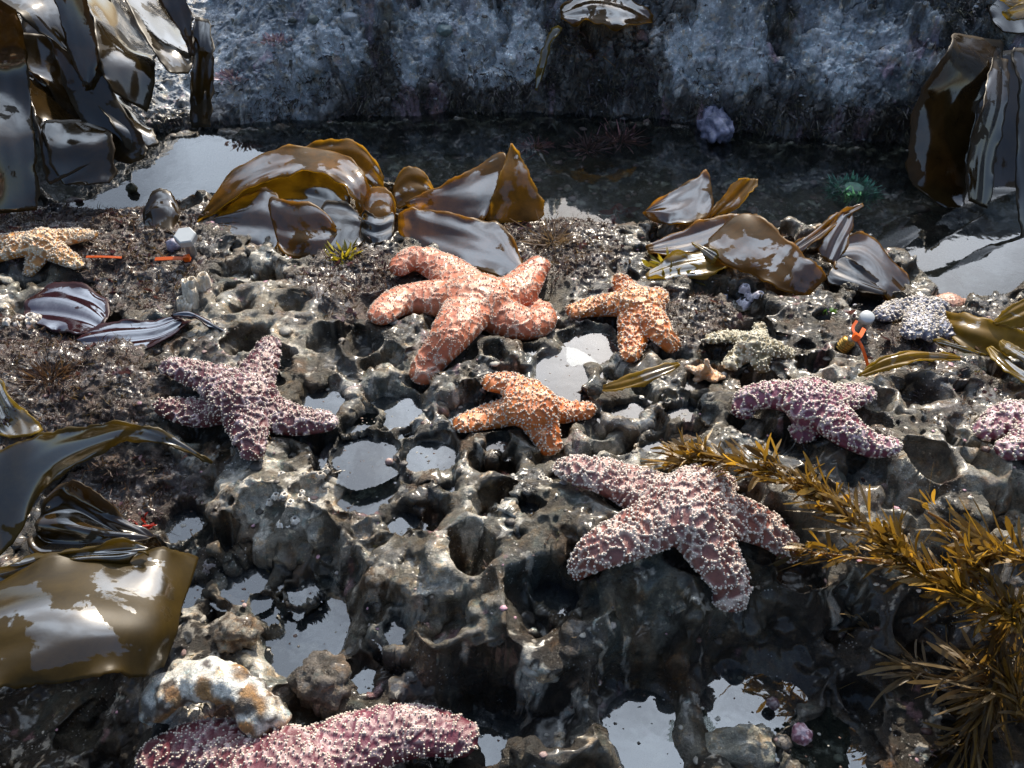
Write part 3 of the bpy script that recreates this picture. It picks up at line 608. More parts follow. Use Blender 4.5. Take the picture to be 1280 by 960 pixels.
# ------------------------------------------------------------------ kelp
def kelp(label, rows, mat='kelp', mode='z', ruf=.004, rf=7., thick=.0022, nu=40, nv=26, seed=None, group=None, cat='kelp', name='kelp_blade', wav=.0025, rnd=.4):
    seed = rng.integers(1, 999) if seed is None else seed
    if mode == 'y': rnd, wav, ruf = .18, .001, .003
    cv = {'z': P, 'y': PY, 'w': lambda a, b, c: PY(a, b, hit(a, max(b, -5))[1] - c)}[mode]
    A = np.array([[cv(*q) for q in r] for r in rows])                # rows along the length, columns across
    A = catmull(A, nu); A = np.swapaxes(catmull(np.swapaxes(A, 0, 1), nv), 0, 1)     # nu x nv x 3
    du = np.gradient(A, axis=0); dv = np.gradient(A, axis=1); nrm = np.cross(du, dv); nrm /= np.linalg.norm(nrm, axis=2)[..., None] + 1e-9
    s = np.linspace(0, 1, nu)[:, None]; c = np.linspace(-1, 1, nv)[None, :]
    Ls = np.linalg.norm(np.diff(A[:, nv // 2], axis=0), axis=1).sum()
    ph = s * Ls * rf * 6; side = np.where(c > 0, 1.0, 2.1) + seed
    edge = np.abs(c) ** 6 * ruf * (np.sin(ph + side * 3) + .6 * np.sin(ph * 2.3 + side * 7))
    lw = wav * 2 * noise2(s * Ls * 5 + 0 * c + seed, c * 1.6 + 0 * s, int(seed))
    A = A + nrm * (edge + lw)[..., None]
    # slightly torn, wavy outline
    out = dv / (np.linalg.norm(dv, axis=2)[..., None] + 1e-9) * (np.sign(c) * np.abs(c) ** 6 * (.006 * noise2(s * Ls * 30 + 0 * c, side + 0 * s, 3 + int(seed)) + .003 * noise2(s * Ls * 110 + 0 * c, side + 0 * s, 5)))[..., None]
    A = A + out
    if rnd: mid = A[:, nv // 2][:, None]; kk = 1 - rnd * np.clip((np.abs(2 * s - 1) - .72) / .28, 0, 1) ** 2.2; A = mid + (A - mid) * kk[..., None]
    ec = np.maximum(np.abs(c) ** 7 + 0 * s, np.abs(2 * s - 1) ** 12 + 0 * c); me = mkmesh(name, A.reshape(-1, 3), grid_faces(nv, nu), M[mat], np.repeat(ec.reshape(-1, 1), 3, 1)); o = ob(name, me)
    so = o.modifiers.new('thickness', 'SOLIDIFY'); so.thickness = thick; so.offset = 0
    tag(o, label, cat, group); return o
GL = 'kelp hanging at the upper left'; GM = 'kelp heaped on the bank behind the stars'; GR = 'kelp by the channel on the right'; GB = 'kelp sprawled at the lower left'; GX = 'kelp hanging at the upper right'
# upper left curtain (third number: how far ahead of the camera it hangs)
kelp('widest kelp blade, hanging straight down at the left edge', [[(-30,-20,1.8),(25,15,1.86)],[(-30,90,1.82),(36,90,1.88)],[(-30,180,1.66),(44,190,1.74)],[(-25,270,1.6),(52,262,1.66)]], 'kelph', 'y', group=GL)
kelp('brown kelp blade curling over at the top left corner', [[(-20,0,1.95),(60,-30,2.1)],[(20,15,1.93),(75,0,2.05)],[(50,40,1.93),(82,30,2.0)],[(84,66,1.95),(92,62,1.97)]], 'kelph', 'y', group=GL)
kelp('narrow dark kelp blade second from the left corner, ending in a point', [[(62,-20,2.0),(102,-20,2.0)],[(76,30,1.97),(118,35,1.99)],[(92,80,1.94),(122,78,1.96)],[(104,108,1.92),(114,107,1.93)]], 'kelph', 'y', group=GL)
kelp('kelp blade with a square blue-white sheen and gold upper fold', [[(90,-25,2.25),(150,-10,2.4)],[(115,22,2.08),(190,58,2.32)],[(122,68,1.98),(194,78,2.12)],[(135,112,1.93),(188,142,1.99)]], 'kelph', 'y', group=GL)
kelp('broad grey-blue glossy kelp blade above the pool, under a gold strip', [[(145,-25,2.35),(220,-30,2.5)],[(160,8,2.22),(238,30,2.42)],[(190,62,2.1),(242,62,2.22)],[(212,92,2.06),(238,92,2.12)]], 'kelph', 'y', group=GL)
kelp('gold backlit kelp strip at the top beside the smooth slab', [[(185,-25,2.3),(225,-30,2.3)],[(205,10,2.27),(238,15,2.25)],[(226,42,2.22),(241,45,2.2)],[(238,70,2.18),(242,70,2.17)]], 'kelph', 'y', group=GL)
kelp('vertical kelp strap reaching the water beside the smooth slab', [[(242,20,2.4),(262,25,2.4)],[(240,70,2.3),(268,70,2.28)],[(238,115,2.2),(266,118,2.2)],[(237,160,2.12),(264,158,2.12)]], 'kelph', 'y', group=GL)
kelp('dark kelp blade with a thin blue edge behind the widest blade', [[(20,80,2.0),(50,95,1.98)],[(36,120,1.9),(98,142,2.0)],[(48,170,1.8),(112,165,1.88)],[(56,235,1.72),(120,200,1.78)]], 'kelpd', 'y', group=GL)
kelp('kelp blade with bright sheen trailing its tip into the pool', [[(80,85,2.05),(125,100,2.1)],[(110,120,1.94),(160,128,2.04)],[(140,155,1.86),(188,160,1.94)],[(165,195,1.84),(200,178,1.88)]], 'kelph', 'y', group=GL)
kelp('black-brown kelp blade resting on the pool surface', [[(50,150,1.84),(120,150,1.9)],[(60,195,1.76),(140,170,1.84)],[(78,228,1.74),(144,205,1.78)],[(95,232,1.73),(142,228,1.74)]], 'kelpd', 'y', group=GL)
kelp('dark kelp blade filling the gap under the corner blades', [[(20,40,2.05),(70,45,2.1)],[(30,80,2.0),(110,90,2.1)],[(60,110,1.98),(130,130,2.05)],[(80,150,1.95),(135,160,1.97)]], 'kelpd', 'y', group=GL)
kelp('added nearly black backdrop sheet behind the straps of the upper left corner', [[(30,-20,2.3),(140,-20,2.35)],[(30,60,2.15),(140,70,2.2)],[(40,130,2.02),(136,138,2.06)],[(52,205,1.86),(120,190,1.9)]], 'kelpd', 'y', group=GL)  # dark backdrop sheet added to fill the gaps between the straps
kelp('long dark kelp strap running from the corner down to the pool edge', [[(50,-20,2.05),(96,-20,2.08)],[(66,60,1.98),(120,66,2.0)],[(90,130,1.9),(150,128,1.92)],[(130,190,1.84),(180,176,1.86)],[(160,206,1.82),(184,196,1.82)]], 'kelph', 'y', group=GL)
# bank, middle
kelp('golden kelp blade arched like a tunnel on the bank', [[(244,282,.0),(246,274,.005)],[(290,250,.05),(296,208,.075)],[(345,222,.085),(358,184,.105)],[(400,216,.09),(425,190,.09)],[(436,240,.065),(458,222,.07)],[(452,276,.01),(470,262,.0)]], 'kelpg', group=GM, ruf=.004)
kelp('grey-sheened left half of folded kelp inside the golden arch', [[(248,284,.0),(256,272,.01)],[(280,300,.0),(305,246,.045)],[(316,313,.0),(334,236,.065)],[(348,320,.0),(352,246,.06)]], 'kelp', group=GM)
kelp('square grey-sheened kelp flap leaning out of the golden arch', [[(330,240,.08),(352,322,.0)],[(358,250,.075),(378,322,.0)],[(394,256,.065),(408,318,.0)],[(418,278,.04),(424,302,.005)]], 'kelp', group=GM)
kelp('added dark brown sheet standing for the shade inside the golden arch', [[(262,274,.0),(285,246,.04)],[(310,262,.02),(318,214,.07)],[(360,258,.03),(366,204,.08)],[(405,272,.03),(410,214,.075)],[(432,288,.01),(440,240,.05)]], 'kelpd', group=GM, ruf=.002)  # dark sheet added for the shaded inside of the arch
kelp('curled gold-edged kelp blade at the right foot of the arch', [[(402,250,.05),(396,316,.0)],[(425,252,.05),(422,318,.0)],[(445,262,.04),(446,308,.0)],[(456,276,.02),(458,296,.0)]], 'kelpd', group=GM)
kelp('gold curled kelp blade with a grey bowl behind the arch', [[(362,200,.06),(366,186,.07)],[(410,208,.05),(412,174,.09)],[(450,222,.04),(448,178,.09)],[(478,246,.01),(480,215,.05)]], 'kelpg', group=GM)
kelp('small gold kelp lobe between the arch and the triangular blade', [[(448,296,.0),(452,240,.04)],[(468,292,.01),(468,232,.055)],[(484,285,.01),(488,240,.05)],[(492,280,.0),(495,262,.02)]], 'kelpg', group=GM)
kelp('dark folded kelp scrap below the small gold lobe', [[(450,300,.0),(452,262,.03)],[(470,306,.01),(474,270,.04)],[(492,300,.01),(494,262,.04)]], 'kelpd', group=GM)
kelp('round gold kelp lobe standing left of the triangular blade', [[(492,262,.01),(492,226,.045)],[(512,256,.02),(510,208,.065)],[(532,252,.02),(530,214,.06)],[(545,248,.015),(544,236,.04)]], 'kelpg', group=GM)
kelp('white-sheened kelp blade rising to the tallest peak', [[(505,252,.03),(512,262,.01)],[(550,232,.055),(560,272,.01)],[(598,206,.08),(596,276,.01)],[(640,180,.11),(606,278,.01)]], 'kelp', group=GM, wav=.001)
kelp('gold triangular kelp flap below the tallest peak, right side', [[(638,179,.112),(641,180,.112)],[(624,222,.07),(662,215,.075)],[(612,258,.03),(676,248,.03)],[(604,279,.0),(684,276,.0)]], 'kelpg', group=GM, wav=.001)
kelp('widest grey-sheened kelp blade just above the pink-orange star', [[(498,258,.06),(498,300,.0)],[(540,262,.055),(535,318,.0)],[(585,272,.05),(575,330,.0)],[(628,282,.04),(618,345,-.005)],[(650,318,.01),(660,350,-.005)]], 'kelp', group=GM, wav=.001)
# bank, right
kelp('small pointed grey-sheened kelp blade left of the right heap', [[(802,268,.0),(808,262,.01)],[(835,280,.02),(842,238,.05)],[(868,278,.03),(872,220,.075)],[(894,264,.04),(886,212,.085)]], 'kelp', group=GR)
kelp('narrow gold-tipped kelp blade standing in the right heap', [[(880,275,.02),(895,270,.02)],[(898,250,.04),(918,262,.04)],[(918,228,.07),(936,245,.06)],[(926,222,.08),(952,224,.08)]], 'kelpg', group=GR)
kelp('biggest grey-sheened kelp blade in the right heap', [[(925,262,.075),(876,308,.03)],[(950,270,.08),(905,330,.03)],[(985,300,.07),(945,345,.025)],[(1015,325,.055),(975,362,.02)],[(1038,344,.03),(1008,372,.01)]], 'kelp', group=GR, wav=.001)
kelp('grey banded kelp blade behind the biggest one of the right heap', [[(806,306,.01),(812,318,.005)],[(850,288,.03),(858,318,.01)],[(890,272,.045),(905,305,.02)],[(925,264,.05),(930,290,.03)]], 'kelp', group=GR)
kelp('olive frayed kelp blade low on the left of the right heap', [[(806,340,.0),(810,352,.0)],[(840,322,.015),(850,350,.005)],[(875,315,.02),(890,345,.01)],[(905,312,.02),(915,335,.01)]], 'kelpy', group=GR, ruf=.012)
kelp('gold pointed kelp sliver in front of the right heap', [[(864,302,.05),(866,306,.05)],[(880,308,.055),(878,316,.05)],[(900,318,.05),(892,330,.04)]], 'kelpy', group=GR)
kelp('long thin gold kelp strap leaning over the green anemone', [[(985,310,.03),(992,322,.02)],[(1020,285,.05),(1026,298,.04)],[(1050,264,.07),(1054,274,.06)],[(1078,254,.08),(1080,258,.08)]], 'kelp', group=GR)
kelp('lilac-sheened kelp blade right of the biggest blade', [[(1022,318,.02),(1046,334,.01)],[(1030,295,.045),(1056,310,.03)],[(1045,272,.065),(1066,285,.05)],[(1058,262,.07),(1066,266,.065)]], 'kelp', group=GR)
kelp('olive kelp blade with white glare stretching down to the channel edge', [[(1050,300,.03),(1040,340,.01)],[(1082,292,.035),(1072,350,.0)],[(1112,318,.015),(1102,368,-.01)],[(1140,352,-.02),(1130,385,-.03)]], 'kelp', group=GR)
kelp('dark kelp blade under the lilac-sheened one', [[(1030,350,.0),(1050,318,.02)],[(1065,362,.0),(1080,335,.02)],[(1105,372,-.01),(1112,358,-.01)]], 'kelpd', group=GR)
# upper right
kelp('dark kelp sheet with a bright folded top at the upper right', [[(1186,40,2.2),(1256,52,2.35)],[(1186,62,2.05),(1250,92,2.2)],[(1150,115,2.0),(1225,130,2.08)],[(1136,180,1.94),(1212,190,1.98)],[(1140,228,1.9),(1208,240,1.92)],[(1186,264,1.86),(1204,262,1.86)]], 'kelpd', 'y', group=GX)
kelp('dark kelp blade with one long blue-white streak', [[(1240,70,2.2),(1262,75,2.2)],[(1228,130,2.0),(1258,135,2.05)],[(1212,190,1.9),(1245,195,1.95)],[(1208,250,1.82),(1238,262,1.85)]], 'kelpd', 'y', group=GX)
kelp('dark kelp blade with a gold rim running down the right edge', [[(1262,60,2.05),(1310,60,2.1)],[(1272,110,1.96),(1310,110,2.0)],[(1270,190,1.88),(1310,190,1.9)],[(1272,270,1.76),(1310,280,1.78)],[(1282,330,1.68),(1310,330,1.7)]], 'kelph', 'y', group=GX)
kelp('almost black kelp curtain behind the streaked blade', [[(1190,70,2.3),(1290,60,2.3)],[(1190,150,2.12),(1290,150,2.12)],[(1195,220,2.0),(1290,220,2.0)],[(1205,300,1.84),(1290,320,1.8)]], 'kelpd', 'y', group=GX)
kelp('bright gold kelp frond in the top right corner', [[(1252,14,2.3),(1254,20,2.3)],[(1268,8,2.28),(1268,26,2.26)],[(1290,0,2.26),(1290,22,2.24)]], 'kelpy', 'y', group=GX)
kelp('second gold kelp frond in the top right corner, below the first', [[(1248,-6,2.34),(1250,0,2.34)],[(1262,-2,2.32),(1264,8,2.3)],[(1290,-8,2.3),(1290,6,2.3)]], 'kelpy', 'y', group=GX)
kelp('brown kelp blade at the top edge left of the gold fronds', [[(1225,-20,2.5),(1300,-25,2.5)],[(1235,10,2.42),(1300,20,2.42)],[(1248,40,2.35),(1300,45,2.35)]], 'kelpd', 'y', group=GX)
# right, below the channel
kelp('gold-brown kelp blade arched at the right edge', [[(1172,404,.0),(1176,392,.01)],[(1200,432,.02),(1205,390,.05)],[(1240,446,.02),(1245,402,.06)],[(1300,460,.02),(1300,420,.06)]], 'kelpm', group=GR)
kelp('bright gold kelp blade poking in at the right edge', [[(1240,402,.06),(1246,408,.055)],[(1262,384,.08),(1268,410,.06)],[(1300,362,.09),(1300,402,.07)]], 'kelpm', group=GR)
kelp('long olive-yellow kelp strap lying across the light rock', [[(1072,468,.06),(1075,471,.06)],[(1105,446,.075),(1110,462,.065)],[(1150,438,.08),(1155,452,.07)],[(1200,444,.07),(1200,452,.065)]], 'kelpm', group=GR, nu=30)
kelp('thin brown kelp stipe beside the blue-grey star', [[(1166,424,.06),(1167,427,.055)],[(1200,432,.06),(1200,437,.055)],[(1232,442,.06),(1232,446,.055)]], 'kelpy', group=GR)
kelp('pale bleached kelp strip at the right edge, lower one', [[(1232,436,.05),(1240,432,.055)],[(1252,462,.06),(1268,452,.06)],[(1285,482,.06),(1290,470,.06)]], 'kelpy', group=GR)
kelp('pale bleached kelp strip at the right edge, upper one', [[(1248,428,.07),(1254,424,.07)],[(1266,444,.07),(1276,436,.07)],[(1300,462,.07),(1300,450,.07)]], 'kelpy', group=GR)
kelp('single olive kelp strip lying against the bright orange star', [[(753,492,.04),(754,480,.045)],[(785,487,.05),(782,472,.055)],[(820,473,.055),(815,461,.06)],[(852,458,.055),(846,453,.055)]], 'kelpm', nu=24, nv=10, group=None, ruf=.002)
# lower left
kelp('white-sheened kelp blade arching from the left edge towards the maroon star', [[(-40,590,.08),(-40,740,.0)],[(5,562,.11),(15,680,.02)],[(60,540,.12),(60,608,.05)],[(110,532,.12),(115,572,.07)],[(160,527,.11),(165,553,.08)],[(215,545,.08),(215,558,.07)],[(266,578,.03),(264,580,.03)]], 'kelpo', group=GB, nu=60, wav=.001)
kelp('ribbed dark kelp blade tucked under the arching one', [[(30,700,-.04),(60,606,.02)],[(70,705,-.04),(95,605,.02)],[(120,700,-.03),(120,625,.0)],[(165,692,-.03),(150,650,-.02)],[(205,690,-.05),(190,676,-.05)]], 'kelpd', group=GB, ruf=.01, wav=.02)
kelp('big olive kelp sheet with broken sun glare, lowest on the left', [[(-40,742,.085),(-42,800,.115),(-40,870,.10)],[(40,708,.085),(28,780,.115),(20,858,.095)],[(100,690,.075),(92,772,.105),(80,854,.08)],[(160,692,.055),(152,770,.08),(140,843,.065)],[(205,690,.03),(198,770,.055),(180,846,.04)],[(246,698,-.01),(226,770,.02),(206,838,.01)]], 'kelps', group=GB, nu=60, nv=34, wav=.003, rnd=.05, ruf=.006)
kelp('folded olive kelp blade behind the big sheet', [[(-40,770,.05),(-40,700,.07)],[(20,730,.07),(10,706,.09)],[(80,705,.075),(70,690,.09)],[(150,700,.07),(150,680,.075)],[(180,690,.06),(190,684,.06)]], 'kelpo', group=GB, ruf=.012)
kelp('gold kelp scrap at the left edge above the arching blade', [[(-20,470,.04),(4,474,.045)],[(-15,500,.03),(22,505,.04)],[(-10,528,.02),(42,522,.03)],[(0,548,.015),(52,542,.02)]], 'kelpy', group=GB, ruf=.01)
kelp('dark red glossy blade lying flat in front of the left orange star', [[(30,368,.0),(30,400,.0)],[(75,352,.012),(62,412,.005)],[(118,362,.014),(90,418,.01)],[(142,385,.01),(120,425,.01)]], 'kelpr', group='dark red blades at the left', cat='red seaweed', name='red_seaweed_blade')
kelp('dark red glossy blade stretched towards the white barnacles', [[(88,420,.02),(110,436,.015)],[(140,404,.025),(150,444,.02)],[(190,400,.03),(200,430,.025)],[(215,394,.035),(245,404,.03)]], 'kelpr', group='dark red blades at the left', cat='red seaweed', name='red_seaweed_blade')
kelp('thin curled dark red blade above a rock hollow', [[(212,392,.045),(216,397,.04)],[(235,388,.05),(240,398,.045)],[(262,402,.045),(262,408,.04)],[(285,416,.035),(285,418,.035)]], 'kelpr', group='dark red blades at the left', cat='red seaweed', name='red_seaweed_blade', nv=8)
kelp('brown kelp frond caught on the rock wall at the top', [[(700,8,.03),(702,26,.05)],[(740,-12,.03),(738,30,.09)],[(780,-8,.03),(776,34,.09)],[(818,16,.03),(814,32,.05)]], 'kelp', 'w', ruf=.012, group=GX)
kelp('thin gold kelp string hanging on the rock wall', [[(696,30,.05),(704,36,.05)],[(682,50,.04),(690,56,.04)],[(674,80,.04),(682,82,.04)],[(667,112,.03),(672,114,.03)]], 'kelpy', 'w', ruf=.004, nv=6, group=GX)
kelp('curled dark kelp bulb at the near edge of the left pool', [[(180,285,.0),(178,262,.03)],[(192,290,.01),(195,238,.055)],[(212,292,.01),(212,236,.055)],[(222,288,.0),(224,256,.03)]], 'kelpd', group=GM)
kelp('little olive kelp scrap at the edge of the left pool', [[(134,275,-.04),(136,270,-.03)],[(155,270,-.03),(160,262,-.02)],[(178,266,-.02),(180,260,-.01)]], 'kelpy', group=GM, nv=8)

# ------------------------------------------------------------------ feather boa kelp
def unit(v): return v / (np.linalg.norm(v, axis=-1)[..., None] + 1e-9)
def feather(label, path, n, bl, bw, spread=1.0, stem_r=.003, colr=((.1, .06, .012), (.32, .19, .03)), group='feathery kelp on the right', droop=.4, drop_seed=0, size=None):
    Pp = catmull([P(*q) for q in path], 80); root = empty('feather_kelp', tuple(Pp[0]))
    V, Fs = tube(Pp, stem_r * np.linspace(1, .5, 80), 8); me = mkmesh('stem', V, Fs, M['frond'], np.array((.22, .13, .03))); child('stem', me, root)
    k = rng.integers(0, 80, n); T = unit(np.gradient(Pp, axis=0))[k]; B = Pp[k] + rng.normal(0, stem_r, (n, 3))
    a = rng.uniform(0, 2 * pi, n); S0 = unit(np.cross(T, [0, 0, 1.0])); U0 = np.cross(S0, T)
    outw = S0 * np.cos(a)[:, None] + U0 * (np.abs(np.sin(a)) * .8 + .05)[:, None]
    cl_ = rng.integers(0, max(6, n // 14), n); cd = rng.normal(0, .35, (max(6, n // 14), 3)); k = np.clip((rng.integers(0, 80, len(cd))[cl_] + rng.integers(-2, 3, n)), 0, 79); T = unit(np.gradient(Pp, axis=0))[k]; B = Pp[k] + rng.normal(0, stem_r * 1.2, (n, 3)) + cd[cl_] * .012; D = unit(outw * spread * rng.uniform(.2, 1.0, n)[:, None] + T * rng.uniform(.5, 1.6, n)[:, None] + cd[cl_] * .55)
    S = unit(np.cross(D, rng.normal(0, 1, (n, 3)) + np.array([0, 0, 1.5])))
    L = bl * rng.uniform(.35, 1.5, n); Wd = bw * rng.uniform(.4, 1.6, n)
    curl = rng.normal(0, .34, (n, 3)) + np.array([0, 0, -droop]) * rng.random((n, 1))
    m = rng.random((n, 1)); Cc = np.array(colr[0]) * (1 - m) + np.array(colr[1]) * m; Cc = Cc * rng.uniform(.5, 1.25, (n, 1))
    V, q, CC = ribbons(B, D, S, L, Wd, curl, Cc, 7, 'oar'); me = mkmesh('fronds', V, q, M['frond'], CC); child('fronds', me, root)
    tag(root, label, 'kelp', group); return root
feather('golden feathery kelp running down from behind the big knobbly purple star', [(1290,775,.05),(1210,745,.08),(1140,700,.10),(1070,650,.11),(1000,605,.12),(930,582,.11),(850,572,.08)], 1250, .029, .0056)
feather('golden feathery kelp branch just under the main golden spray', [(1240,760,.02),(1170,720,.05),(1090,700,.05),(1010,690,.03)], 190, .034, .005, droop=.5)
feather('golden feathery kelp tuft poking up above the main spray', [(1270,780,.06),(1230,710,.10),(1190,660,.12),(1160,640,.13)], 150, .034, .006)
feather('golden feathery kelp tuft at the right edge', [(1330,720,.08),(1290,700,.1),(1250,690,.11),(1225,680,.11)], 200, .034, .006)
feather('brown tangled feathery kelp hanging at the lower right', [(1260,770,.03),(1250,830,-.02),(1230,880,-.08),(1200,940,-.12)], 380, .042, .0042, droop=1.0, colr=((.07, .04, .01), (.22, .14, .04)))
feather('thin straggly feathery kelp spreading left at the lower right', [(1290,860,-.02),(1220,850,-.05),(1150,840,-.09),(1090,800,-.08)], 120, .055, .005, droop=.3, colr=((.2, .14, .06), (.36, .26, .14)))
feather('feathery kelp in the bottom right corner', [(1330,960,-.05),(1280,900,-.04),(1250,850,-.02)], 120, .05, .0045, colr=((.07, .04, .01), (.2, .12, .03)))

# ------------------------------------------------------------------ turf, strands, litter
def scatter(n, mask, x0=-1.35, x1=1.35, y0=.35, y1=2.3):
    x = rng.uniform(x0, x1, n * 3); y = rng.uniform(y0, y1, n * 3); m = hs(x, y, mask) > rng.random(n * 3); x, y = x[m][:n], y[m][:n]
    return np.stack([x, y, hs(x, y)], 1)
def tufts(name, n, mask, L, W, cols, prof='hair', per=7, lean=.9, hang=0., seg=3, kind='stuff', **k):
    B0 = scatter(n, mask, **k); m = len(B0); B = np.repeat(B0, per, 0) + rng.normal(0, .004, (m * per, 3)) * np.array([1, 1, .2]); n2 = len(B)
    D = unit(rng.normal(0, lean, (n2, 3)) * np.array([1, 1, .3]) + np.array([0, -hang, 1. - hang * .8])); S = unit(np.cross(D, rng.normal(0, 1, (n2, 3))))
    Ln = L * rng.uniform(.4, 1.3, n2); Wn = W * rng.uniform(.5, 1.4, n2); cl = rng.normal(0, .35, (n2, 3)) + np.array([0, -.3 * hang, -.3 - hang])
    ci = np.repeat(rng.integers(0, len(cols), m), per); Cc = np.array(cols)[ci] * rng.uniform(.55, 1.4, (n2, 1))
    V, q, CC = ribbons(B, D, S, Ln, Wn, cl, Cc, seg, prof); return tag(ob(name, mkmesh(name, V, q, M['turf'], CC)), kind=kind)
TC = [(.09, .055, .05), (.06, .035, .035), (.12, .08, .06), (.075, .05, .06), (.1, .07, .035), (.05, .035, .02)]
tufts('turf_algae', 9000, turfm * 1.0, .014, .0022, TC, per=6)
tufts('leafy_algae', 2600, turfm * (n_b > .0), .012, .008, [(.06, .03, .045), (.09, .04, .05), (.05, .035, .03), (.12, .09, .1)], prof='leaf', per=4)
spars = rocky * ss(.05, .25, fbm(X * 6 + 5, Y * 6, 3, 131)) * .6
tufts('sparse_algae', 2600, spars, .009, .0022, TC + [(.1, .09, .03), (.12, .05, .05)], per=5)
wm = np.clip(iw * (wmoss * .7 + (1 - ss(.0, .16, e)) * .8 * ss(-.1, .05, n_a + .15)), 0, 1) * (.2 + .8 * rgt + .5 * (1 - ss(.02, .1, e)))
tufts('wall_algae', 11000, wm, .02, .003, [(.13, .12, .1), (.045, .035, .03), (.03, .026, .02), (.07, .06, .045), (.06, .045, .055), (.09, .085, .05)], per=6, hang=.7, y0=2.05, y1=3.0, x0=-1.7, x1=1.7)
tufts('wall_leafy_algae', 3000, wm * (1 - ss(.1, .3, e)), .018, .007, [(.06, .05, .055), (.035, .03, .03), (.1, .09, .1)], prof='leaf', per=4, hang=.5, y0=2.05, y1=2.9, x0=-1.7, x1=1.7)
def litter(name, n, mask, r, cols, flat=.6, **k):
    B = scatter(n, mask, **k); m = len(B); R = r * rng.lognormal(0, .45, m)[:, None] * np.stack([rng.uniform(.7, 1.3, m), rng.uniform(.7, 1.3, m), rng.uniform(.4, .9, m) * flat], 1)
    ci = rng.integers(0, len(cols), m); V, Fs, CC = balls(B, np.minimum(R, r * 2.6), np.array(cols)[ci] * rng.uniform(.6, 1.2, (m, 1)), (IV2, IF2), .35)
    tag(ob(name, mkmesh(name, V, Fs, M['shell'], CC)), kind='stuff')
land = (1 - chan) * (1 - inwall)
litter('shell_grit', 2600, land * ss(-.05, .25, n_b) * (.9 - .75 * turfm), .0028, [(.6, .57, .5), (.5, .45, .4), (.05, .04, .035), (.3, .2, .18), (.45, .25, .3), (.12, .1, .08)])
litter('gravel', 900, land * ss(0, .3, n_a), .005, [(.06, .05, .04), (.15, .13, .11), (.3, .28, .24), (.1, .05, .04)])
litter('wall_grit_glints', 2200, inwall * ss(-.1, .2, n_b), .0035, [(.45, .47, .5), (.3, .3, .3), (.08, .07, .06)], y0=2.1, y1=3.0, x0=-1.7, x1=1.7)  # grit whose pale specks are enlarged to stand for glints on the wall
litter('pool_gravel', 500, chan, .008, [(.2, .12, .12), (.12, .1, .08), (.3, .2, .22)], y0=1.6, y1=2.4)

# ------------------------------------------------------------------ small things
def lump(name, label, cat, px, py, r, color, mat='shell', sc3=(1, 1, .6), ridge=0, lumpy=.15, z=None, seed=0, group=None, c2=None, sink=.3, base=(IV4, IF4)):
    p = hit(px, py) if z is None else P(px, py, z); R = r * pxs(px, py, p[2]); v = base[0].copy(); f = 1 + lumpy * noise3(v * 2.2 + seed, seed) + lumpy * .5 * noise3(v * 6 + seed, seed + 1) + (lumpy * .3 * noise3(v * 15, seed + 2) if lumpy > .25 else 0)
    if ridge: f = f * (1 + .1 * np.cos(np.arctan2(v[:, 1], v[:, 0]) * ridge + 2 * noise3(v * 3, 4)) * np.sqrt(1 - np.clip(v[:, 2], -1, 1) ** 2))
    V = v * f[:, None] * R * np.array(sc3); V = V + p + np.array([0, 0, R * sc3[2] * (1 - sink)])
    m = ss(-.2, .3, noise3(v * 4 + seed, 8))[:, None]; Cc = np.array(color) * (1 - m) + np.array(c2 if c2 is not None else color) * m
    return tag(ob(name, mkmesh(name, V, base[1], M[mat], Cc)), label, cat, group)
M['metal'] = surf('zinc_metal', (.55, .56, .57), rough=(.25, .4), metal=.8, var=.2)
M['white_paint'] = surf('white_coating', (.5, .52, .52), rough=(.3, .4), var=.06, bump=None)
M['brass'] = surf('brass', (.5, .28, .06), rough=(.18, .35), metal=.85, var=.3)
M['orange'] = surf('orange_plastic', (.8, .13, .01), rough=(.3, .4), var=.06, bump=None, transl=.15, tcol=(.8, .2, .02))
def prism(n, r, h, c, ax, rot=0, bev=.12):
    """a bevelled n-sided disc from c along the axis ax"""
    ax = unit(np.array(ax, float)); u = unit(np.cross(ax, [0, 1, .1])); w = np.cross(ax, u); a = np.arange(n) / n * 2 * pi + rot
    ring = np.cos(a)[:, None] * u + np.sin(a)[:, None] * w
    rows = [c + ring * r * (1 - bev), c + ring * r + ax * h * bev * 1.2, c + ring * r + ax * h * (1 - bev), c + ring * r * (1 - bev) + ax * h]
    V = np.concatenate(rows); i = np.arange(4 * n).reshape(4, n); j = np.roll(i, -1, 1)
    return V, [np.stack([i[:-1], j[:-1], j[1:], i[1:]], -1).reshape(-1, 4), np.arange(n)[::-1].reshape(1, n), (np.arange(n) + 3 * n).reshape(1, n)]
# white hexagonal bolt standing in the turf
b0 = hit(241, 320); top = P(233, 299, b0[2] + .055); ax = unit(top - b0)
r = empty('bolt', tuple(b0)); V, Fs = tube(catmull([b0 - ax * .02, top], 12), .0115, 14); child('shaft', mkmesh('shaft', V, Fs, M['metal']), r)
V, Fs = prism(6, .0235, .02, top - ax * .004, ax, .3); child('head', mkmesh('head', V, Fs, M['white_paint'], smooth=False), r); tag(r, 'bolt with a white hexagonal head sticking up from the turf at the left', 'bolt', 'bolts')
b0 = hit(1074, 414); top = P(1083, 398, b0[2] + .045); ax = unit(top - b0)
r = empty('bolt', tuple(b0)); V, Fs = tube(catmull([b0 - ax * .02, top], 12), .012, 14); child('shaft', mkmesh('shaft', V, Fs, M['metal']), r)
V, Fs = prism(18, .0135, .012, top - ax * .004, ax, .3); child('head', mkmesh('head', V, Fs, M['white_paint']), r); tag(r, 'bolt with a round white head beside the brass plug', 'bolt', 'bolts')
